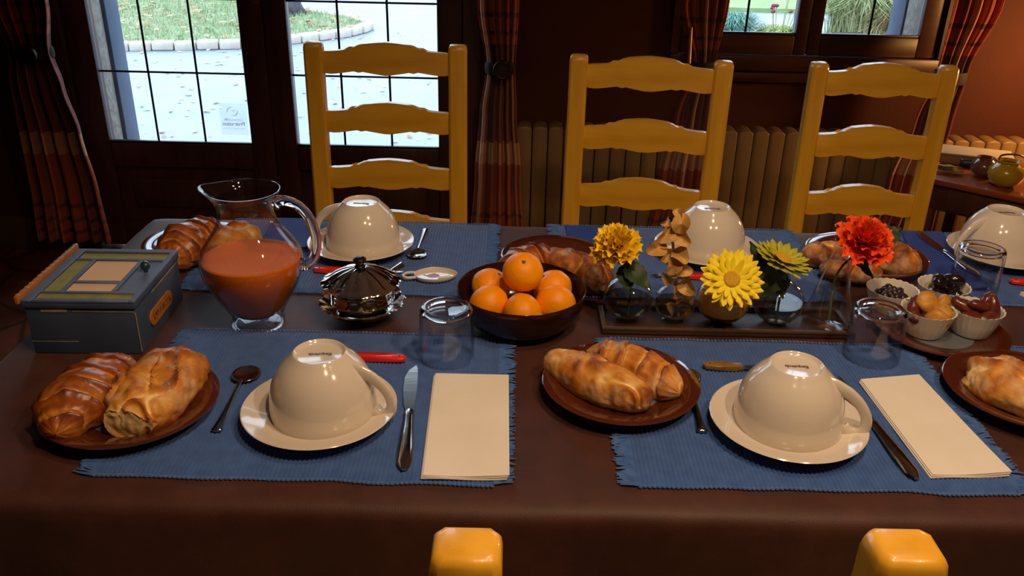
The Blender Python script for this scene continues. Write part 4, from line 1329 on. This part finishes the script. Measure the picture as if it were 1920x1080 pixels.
m_stem = mat('green_stem', (.05, .10, .02), .6, col2=(.08, .14, .03), scale=40)
m_leafg = mat('dark_green_leaf', (.022, .045, .012), .6, col2=(.035, .07, .018), scale=30)
m_yel = mat('yellow_carnation_petal', (1.0, .66, .008), .6, col2=(1.0, .78, .02), scale=60, sss=.1)
m_yg = mat('yellow_gerbera_petal', (1.0, .78, .008), .6, col2=(1.0, .85, .02), scale=60, sss=.1)
m_yg2 = mat('lime_gerbera_petal', (.42, .42, .015), .6, col2=(.52, .50, .02), scale=60, sss=.1)
m_org = mat('orange_carnation_petal', (.90, .075, .008), .6, col2=(.98, .16, .01), scale=60, sss=.1)
m_cen = mat('gerbera_centre', (.70, .42, .02), .8, col2=(.58, .33, .015), scale=200, bscale=900, bstr=.8)
m_dry = mat('dried_tan_leaf', (.66, .40, .11), .6, col2=(.50, .27, .06), scale=40)


def ruffled(L_, w, seed):
    r = random.Random(seed); ph = r.uniform(0, 6); g = G()

    def fn(a, b):
        x = (a - .5) * 2; ww = w * (.18 + .82 * b ** .7)
        Lb = L_ * b * (1 - .22 * x * x) + (.0022 * sin(a * 31 + ph) * (b > .8))
        z = .0045 * sin(a * 15 + ph) * b ** 1.5 + .004 * b * b
        return (x * ww, Lb, z)
    g.grid(14, 6, fn); return g


def gpetal(L_, w):
    g = G()

    def fn(a, b):
        x = (a - .5) * 2; ww = w * (.45 + .55 * sin(pi * min(b * .9 + .08, 1)) ** .8) * (1 if b < .98 else .35)
        return (x * ww, L_ * b, .0012 * (1 - x * x) + .004 * b * b * 1.0)
    g.grid(4, 6, fn); return g


def leafmesh(L_, w):
    g = G()

    def fn(a, b):
        x = (a - .5) * 2; ww = w * sin(pi * b ** .8) * (1 + .08 * sin(b * 40)) + .0006
        return (x * ww, L_ * b, -.006 * b * b + .003 * abs(x) + .0015 * sin(b * 14))
    g.grid(6, 12, fn); return g


def flower(name, vase_x, head, normal, label, stem_mat, cat='flower'):
    root = thing(name, (vase_x, VY, VZ + .004), 0, label, cat)
    h = Vector(head) - Vector((vase_x, VY, VZ + .004))
    n = Vector(normal).normalized()
    mid = Vector((0, 0, .07)); P = smooth_path([Vector((.002, 0, 0)), mid, h - n * .025, h - n * .004], 5)
    G().tube(P, .0017, 7).obj('stem', stem_mat, root)
    q = n.to_track_quat('Z', 'Y').to_matrix().to_4x4()
    return root, Matrix.Translation(h) @ q


def carnation(name, vx_, head, normal, label, m_, size=1.0, seed=1):
    root, T = flower(name, vx_, head, normal, label, m_stem)
    r = random.Random(seed)
    ms = [ruffled(.036 * size, .017 * size, seed * 9 + k).mesh('petal', m_, True, None) for k in range(4)]
    for ring, (cnt_, el, sc_, zz) in enumerate([(9, .12, 1.05, -.004), (9, .42, 1.0, 0), (9, .72, .92, .003), (8, 1.0, .80, .006), (6, 1.25, .66, .008)]):
        for k in range(cnt_):
            a = 2 * pi * k / cnt_ + ring * .37 + r.uniform(-.12, .12)
            M_ = T @ Matrix.Translation((0, 0, zz * size)) @ Matrix.Rotation(a, 4, 'Z') @ Matrix.Rotation(el + r.uniform(-.12, .12), 4, 'X') @ Matrix.Rotation(r.uniform(-.25, .25), 4, 'Y') @ Matrix.Scale(sc_ * r.uniform(.9, 1.08), 4)
            inst('petal', ms[(k + ring) % 4], root, M=M_)
    G().lathe([(.002, -.02), (.005, -.014), (.006, -.004), (.003, .002)], 12).obj('calyx', m_leafg, root).matrix_local = T
    return root


def gerbera(name, vx_, head, normal, label, m_, Lp=.038, seed=1):
    root, T = flower(name, vx_, head, normal, label, m_stem)
    r = random.Random(seed); me = gpetal(Lp, .0056).mesh('petal', m_, True, None)
    for ring, (cnt_, el, sc_, zz) in enumerate([(20, .02, 1, -.002), (19, .17, .93, 0), (15, .38, .68, .002)]):
        for k in range(cnt_):
            a = 2 * pi * k / cnt_ + ring * .17 + r.uniform(-.06, .06)
            M_ = T @ Matrix.Translation((0, 0, zz)) @ Matrix.Rotation(a, 4, 'Z') @ Matrix.Translation((0, .006, 0)) @ Matrix.Rotation(el + r.uniform(-.08, .08), 4, 'X') @ Matrix.Scale(sc_ * r.uniform(.92, 1.06), 4)
            inst('petal', me, root, M=M_)
    o = G().lathe([(.0112, .002), (.0118, .005), (.0098, .0075), (.005, .0080), (0, .0072)], 28).obj('flower_centre', m_cen, root); o.matrix_local = T
    G().lathe([(.002, -.012), (.007, -.006), (.009, -.001)], 16).obj('calyx', m_leafg, root).matrix_local = T
    return root


def addleaf(root, base_, tip, w):
    b = Vector(base_) - root.location; t = Vector(tip) - root.location; d = t - b
    o = leafmesh(d.length, w).obj('leaf', m_leafg, root, ang=None)
    y = d.normalized(); z = Vector((0, -.45, 1)); z = (z - y * z.dot(y)).normalized(); x = y.cross(z)
    M_ = Matrix((x, y, z)).transposed().to_4x4(); M_.translation = b; o.matrix_local = M_


f1 = carnation('yellow_carnation', vx[0], atY(1158, 466, VY - .01), (-.25, -.45, 1), 'yellow ruffled carnation in leftmost vase', m_yel, 1.0, 1)
addleaf(f1, atY(1165, 490, VY - .01), atY(1222, 540, VY - .03), .017); addleaf(f1, atY(1170, 495, VY - .01), atY(1180, 545, VY - .035), .014)
f3 = gerbera('yellow_gerbera', vx[2], atY(1371, 525, VY - .042), (-.1, -.95, .75), 'big bright yellow gerbera facing the viewer', m_yg, .0375, 2)
f4 = gerbera('lime_gerbera', vx[3], atY(1466, 488, VY - .01), (.28, -.15, 1), 'yellow-green gerbera seen edge-on, right of the yellow one', m_yg2, .036, 3)
addleaf(f4, atY(1455, 500, VY - .01), atY(1420, 560, VY - .02), .020); addleaf(f4, atY(1450, 505, VY), atY(1470, 560, VY - .02), .018); addleaf(f4, atY(1445, 530, VY), atY(1408, 452, VY + .02), .014)
f5 = carnation('orange_carnation', vx[4], atY(1618, 456, VY - .0), (.2, -.5, 1), 'bright orange-red ruffled carnation above the flask vase', m_org, 1.12, 4)
addleaf(f5, atY(1585, 460, VY), atY(1640, 520, VY - .02), .012); addleaf(f5, atY(1650, 450, VY + .02), atY(1690, 425, VY + .03), .016)
addleaf(f5, atY(1600, 470, VY), atY(1573, 445, VY - .0), .010)
# dried sprig
ds = thing('dried_sprig', (vx[1], VY, VZ + .004), 0, 'dried brown sprig with round papery leaves in second vase', 'sprig')
spts = [atY(u, v, VY) - ds.location for u, v in [(1272, 592), (1270, 555), (1266, 510), (1262, 460), (1256, 420)]]
G().tube(smooth_path(spts, 4), .0022, 7).obj('stem', m_dry, ds)
rl = G()


def disc(a, b):
    th = a * 2 * pi; r = b; return (r * cos(th) * .0115 * (1 + .12 * sin(3 * th)), r * sin(th) * .0145 + .0155, .0045 * sin(th * 2 + 1) * r + .006 * cos(th) ** 2 * r)


rl.grid(16, 4, disc); rm = rl.mesh('papery_leaf', m_dry, True, None)
r_ = random.Random(8)
for k, (u, v, a, sc_) in enumerate([(1278, 420, 15, 1.05), (1272, 400, -10, .6), (1248, 415, 70, .6), (1248, 440, 50, 1.0), (1232, 465, 75, 1.05), (1280, 445, -40, 1.0), (1245, 475, 110, .9), (1276, 480, -50, .95),
                                    (1262, 500, 30, .9), (1282, 505, -80, .9), (1255, 520, 120, .85), (1290, 535, -30, 1.1), (1283, 560, -150, 1.0), (1270, 545, 10, .9), (1262, 575, 140, .9), (1284, 585, -120, .8)]):
    p = atY(u, v, VY - .012 + r_.uniform(-.006, .008)) - ds.location
    M_ = Matrix.Translation(p) @ Matrix.Rotation(R(a), 4, 'Y') @ Matrix.Rotation(R(70) + r_.uniform(-.5, .3), 4, 'X') @ Matrix.Rotation(r_.uniform(-.5, .5), 4, 'Y') @ Matrix.Scale(sc_, 4) @ Matrix.Translation((0, -.0155, 0))
    inst('papery_leaf', rm, ds, M=M_)

# ------------------------------------------------------------------ ramekins and dried fruit


def flut(r, z, a, k):
    if 1 <= k <= 4: return r * (1 + .022 * abs(sin(12 * a)) * (k > 1)), z + (.0012 * abs(sin(12 * a)) if k >= 4 else 0)
    if k in (5, 6): return r * (1 + .018 * abs(sin(12 * a))), z + .0012 * abs(sin(12 * a))
    return r, z


def make_ramekin():
    g = G().lathe([(0, 0), (.0235, 0), (.0250, .002), (.0310, .020), (.0362, .0365), (.0368, .0380), (.0345, .0375), (.0290, .020), (.0225, .0045), (0, .004)], 96, flut)
    o = g.obj('fluted_dish', m_ramek, ang=60); return tag(o, 'x', 'dish', 'fluted white dishes on the brown plate')


RA = make_ramekin(); RZ = TZ + .0058
rpos = {'raisin': (1670, 560), 'apricot': (1737, 598), 'prune': (1766, 553), 'date': (1826, 597)}
rlab = {'raisin': 'fluted white dish filled with black raisins', 'apricot': 'fluted white dish with apricots, front centre', 'prune': 'fluted white dish of glossy prunes at the back', 'date': 'fluted white dish of dates on the right'}
rc = {}
for i, k in enumerate(rpos):
    o = RA if i == 0 else RA.copy()
    if i: COL.objects.link(o)
    p = at(*rpos[k], .778); o.location = (p.x, p.y, RZ); o['label'] = rlab[k]; rc[k] = Vector((p.x, p.y, RZ))


def wrinkly(r, sc_, seed, amp, fq, nu=18, nv=12, fold=0):
    g = G().ball(r, (0, 0, 0), nu, nv, sc_)
    for i, v in enumerate(g.v):
        v = Vector(v); d = noise.noise(v * fq + Vector((seed * 4.4, 0, 0))) * amp + abs(noise.noise(v * fq * 2 + Vector((0, seed, 0)))) * amp * .5
        if fold: d -= fold * math.exp(-(v.y / (r * .22)) ** 2) * (v.z > 0)
        g.v[i] = tuple(v + v.normalized() * d)
    return g


m_rais = mat('raisin_skin', (.018, .008, .010), .4, col2=(.035, .014, .012), scale=200, coat=.2)
m_prune = mat('prune_skin', (.010, .008, .014), .18, col2=(.02, .012, .018), scale=80, coat=.6)
m_apri = mat('dried_apricot_flesh', (.66, .34, .065), .5, col2=(.52, .24, .035), scale=60, sss=.15)
m_date = mat('date_skin', (.10, .020, .016), .28, col2=(.16, .035, .02), scale=70, coat=.4)
r_ = random.Random(2)
rm = [wrinkly(.0062, (1.15, .9, .8), k, .0016, 260, 12, 8).mesh('raisin', m_rais) for k in range(3)]
for k in range(34):
    if k < 18: a, q, z = k * 2.4, .0235 * math.sqrt((k + .5) / 18), .0215
    else: a, q, z = k * 2.4, .020 * math.sqrt((k - 17.5) / 16), .0295
    o = inst('raisin', rm[k % 3], None, rc['raisin'] + Vector((q * cos(a), q * sin(a), z + r_.uniform(0, .002))), (r_.uniform(0, 3), r_.uniform(0, 3), r_.uniform(0, 3)))
    tag(o, 'small wrinkled black raisin in the leftmost fluted dish', 'raisin', 'raisins in the fluted dish')
pm = [wrinkly(.0150, (1.15, .85, .7), k, .003, 90).mesh('prune', m_prune) for k in range(3)]
for k, (x, y, z, a, lab) in enumerate([(-.012, -.010, .026, .3, 'prune lowest at front left of the back dish'), (.014, -.008, .027, 1.4, 'prune at front right of the back dish'), (.002, .015, .027, 2.2, 'prune at rear of the back dish'), (-.006, .004, .041, .9, 'prune lying on top at left in the back dish'), (.016, .008, .041, 2.8, 'prune lying on top at right in the back dish')]):
    tag(inst('prune', pm[k % 3], None, rc['prune'] + Vector((x, y, z)), (.3 * k, .2, a)), lab, 'prune', 'glossy prunes')
am = [wrinkly(.0165, (1.1, 1.0, .72), k, .0035, 80, fold=.003).mesh('dried_apricot', m_apri) for k in range(3)]
for k, (x, y, z, rx, a, lab) in enumerate([(.000, .006, .044, .7, .2, 'golden apricot topmost in the front dish'), (.017, -.006, .036, .4, 1.3, 'golden apricot at right of the front dish'), (.006, -.017, .030, .9, 2.5, 'golden apricot at front of the front dish'), (.024, .008, .040, 1.2, .7, 'golden apricot leaning at the dish right rim')]):
    tag(inst('dried_apricot', am[k % 3], None, rc['apricot'] + Vector((x, y, z)), (rx, .2, a), (.85, .85, .85) if k in (1, 3) else None), lab, 'apricot', 'dried apricots')
dm = [wrinkly(.0098, (1.9, 1.0, .85), k + 5, .0018, 120).mesh('date', m_date) for k in range(3)]
for k, (x, y, z, rx, ry, a, lab) in enumerate([(-.019, .004, .034, .2, -.9, 1.5, 'brown date standing among the apricots at left'), (-.020, -.009, .027, .2, .3, 1.1, 'brown date lying left of the apricots'), (-.012, .012, .036, .1, 1.2, .4, 'brown date upright behind the apricots')]):
    tag(inst('date', dm[k % 3], None, rc['apricot'] + Vector((x, y, z)), (rx, ry, a)), lab, 'date', 'dates among the apricots')
for k, (x, y, z, rx, ry, a) in enumerate([(-.012, -.012, .030, 0, .1, .2), (.012, -.013, .030, .3, -.1, .4), (0, .010, .030, 0, .1, 1.2), (-.018, .006, .040, .2, .3, -.5), (.016, .006, .043, .2, -1.0, .8), (.002, -.002, .043, .1, .2, .1), (.021, -.004, .042, .2, -1.1, 1.9)]):
    lab = ['date at front left of the right dish', 'date at front right of the right dish', 'date at rear bottom of the right dish', 'date hanging over left rim of the right dish', 'date standing at back of the right dish', 'date on top middle of the right dish', 'tallest date at right of the right dish'][k]
    tag(inst('date', dm[k % 3], None, rc['date'] + Vector((x, y, z)), (rx, ry, a)), lab, 'date', 'dates in the right fluted dish')

# ------------------------------------------------------------------ console table and things on it
CA = R(-41); A = at(1733, 329, .55)
con = thing('console_table', (A.x, A.y, 0), CA, 'reddish wooden console table by the lit radiator', 'table')
m_cred = mat('red_brown_table_top', (.30, .07, .018), .35, col2=(.22, .05, .012), scale=5, stretch=(1, 10, 10), coat=.2)
CW, CD, CZt = .95, .36, .55
G().rbox((-.01, -.01, CZt - .018), (CW, CD, CZt), .004).obj('tabletop', m_cred, con)
G().rbox((.01, .012, CZt - .10), (CW - .02, .03, CZt - .018), .002).obj('front_apron', m_dwood, con)
G().rbox((.01, .03, CZt - .10), (.028, CD - .03, CZt - .018), .002).obj('side_apron', m_dwood, con)
dr_ = G().rbox((.075, .006, CZt - .092), (.42, .013, CZt - .026), .002).obj('drawer', m_dwood, con)
G().ball(.011, (.235, -.003, CZt - .058), 14, 10).obj('drawer_knob', m_iron, dr_)
for x in (.01, CW - .06):
    for y in (.012, CD - .06): G().rbox((x, y, 0), (x + .035, y + .035, CZt - .018), .004).obj('leg', m_dwood, con)


def on_console(u, v, z=.55): p = at(u, v, z); return (p.x, p.y, z + .0005)


m_pot1 = mat('brown_lustre_glaze', (.16, .06, .05), .2, coat=.8, col2=(.12, .04, .04), scale=15)
m_pot2 = mat('gold_mustard_glaze', (.50, .36, .03), .22, coat=.8, col2=(.42, .28, .02), scale=15)
po = thing('round_pot', on_console(1840, 331), 0, 'small brown round pot on the console', 'pot')
pp = [(0, 0), (.022, 0), (.036, .012), (.043, .030), (.040, .047), (.028, .058), (.024, .062), (.028, .068), (.025, .068), (.021, .062), (.025, .055), (.036, .045), (.039, .03), (.03, .012), (0, .006)]
G().lathe([(r * .88, z * .88) for r, z in pp], 40).obj('pot_body', m_pot1, po)
po2 = thing('round_pot', on_console(1880, 348), 0, 'mustard gold round pot with handles on the console', 'pot')
G().lathe([(r * 1.15, z * 1.1) for r, z in pp], 40).obj('pot_body', m_pot2, po2)
G().tube(smooth_path([Vector((-.028, 0, .066)), Vector((-.020, .012, .086)), Vector((.03, .012, .088)), Vector((.06, 0, .07)), Vector((.048, 0, .05))], 5), .0028, 8).obj('wire_handle', m_brass, po2)
x, y, z = on_console(1812, 303)
bb = thing('flat_box', (x, y, z), R(-20), 'flat pinkish cardboard box with pale papers on the console', 'box')
G().rbox((-.11, -.05, 0), (.11, .05, .028), .002).obj('carton', mat('pink_card', (.34, .17, .11), .7, col2=(.3, .15, .1), scale=20), bb)
G().rbox((-.10, -.055, .0285), (.125, .055, .034), .001).obj('paper_stack', mat('pale_paper', (.46, .40, .28), .8, col2=(.42, .36, .25), scale=10), bb)
x, y, z = on_console(1816, 314)
o = thing('black_marker', (x - .002, y - .002, z + .0), R(-15), 'short black cylindrical case in front of the flat box', 'case')
G().tube([(-.025, 0, .014), (-.02, 0, .014), (.03, 0, .014)], [.010, .013, .013], 14).obj('case_body', m_lead, o)
x, y, z = on_console(1776, 325)
o = thing('dried_leaf_bundle', (x, y, z), R(-25), 'small grey-green bundle of dried leaves on the console', 'leaves')
for k in range(4):
    leafmesh(.085, .010).obj('leaf', mat('grey_green_leaf', (.16, .17, .08), .7, col2=(.26, .22, .10), scale=60) if k == 0 else bpy.data.materials['grey_green_leaf'], o, loc=(-.04, -.008 + k * .005, .010 + .002 * k), rot=(0, .0, R(-95 + k * 9)))
g = G().tube(smooth_path([Vector((1.62, 2.90, .44)), Vector((1.60, 2.90, .37)), Vector((1.62, 2.9, .32)), Vector((1.70, 2.9, .28)), Vector((1.75, 2.9, .10)), Vector((1.78, 2.9, .006))], 5), .004, 8)
tag(g.obj('electric_cord', mat('dark_red_cord', (.10, .02, .01), .5, col2=(.08, .015, .01), scale=20)), 'thin dark red electric cord hanging below the console', 'cord')
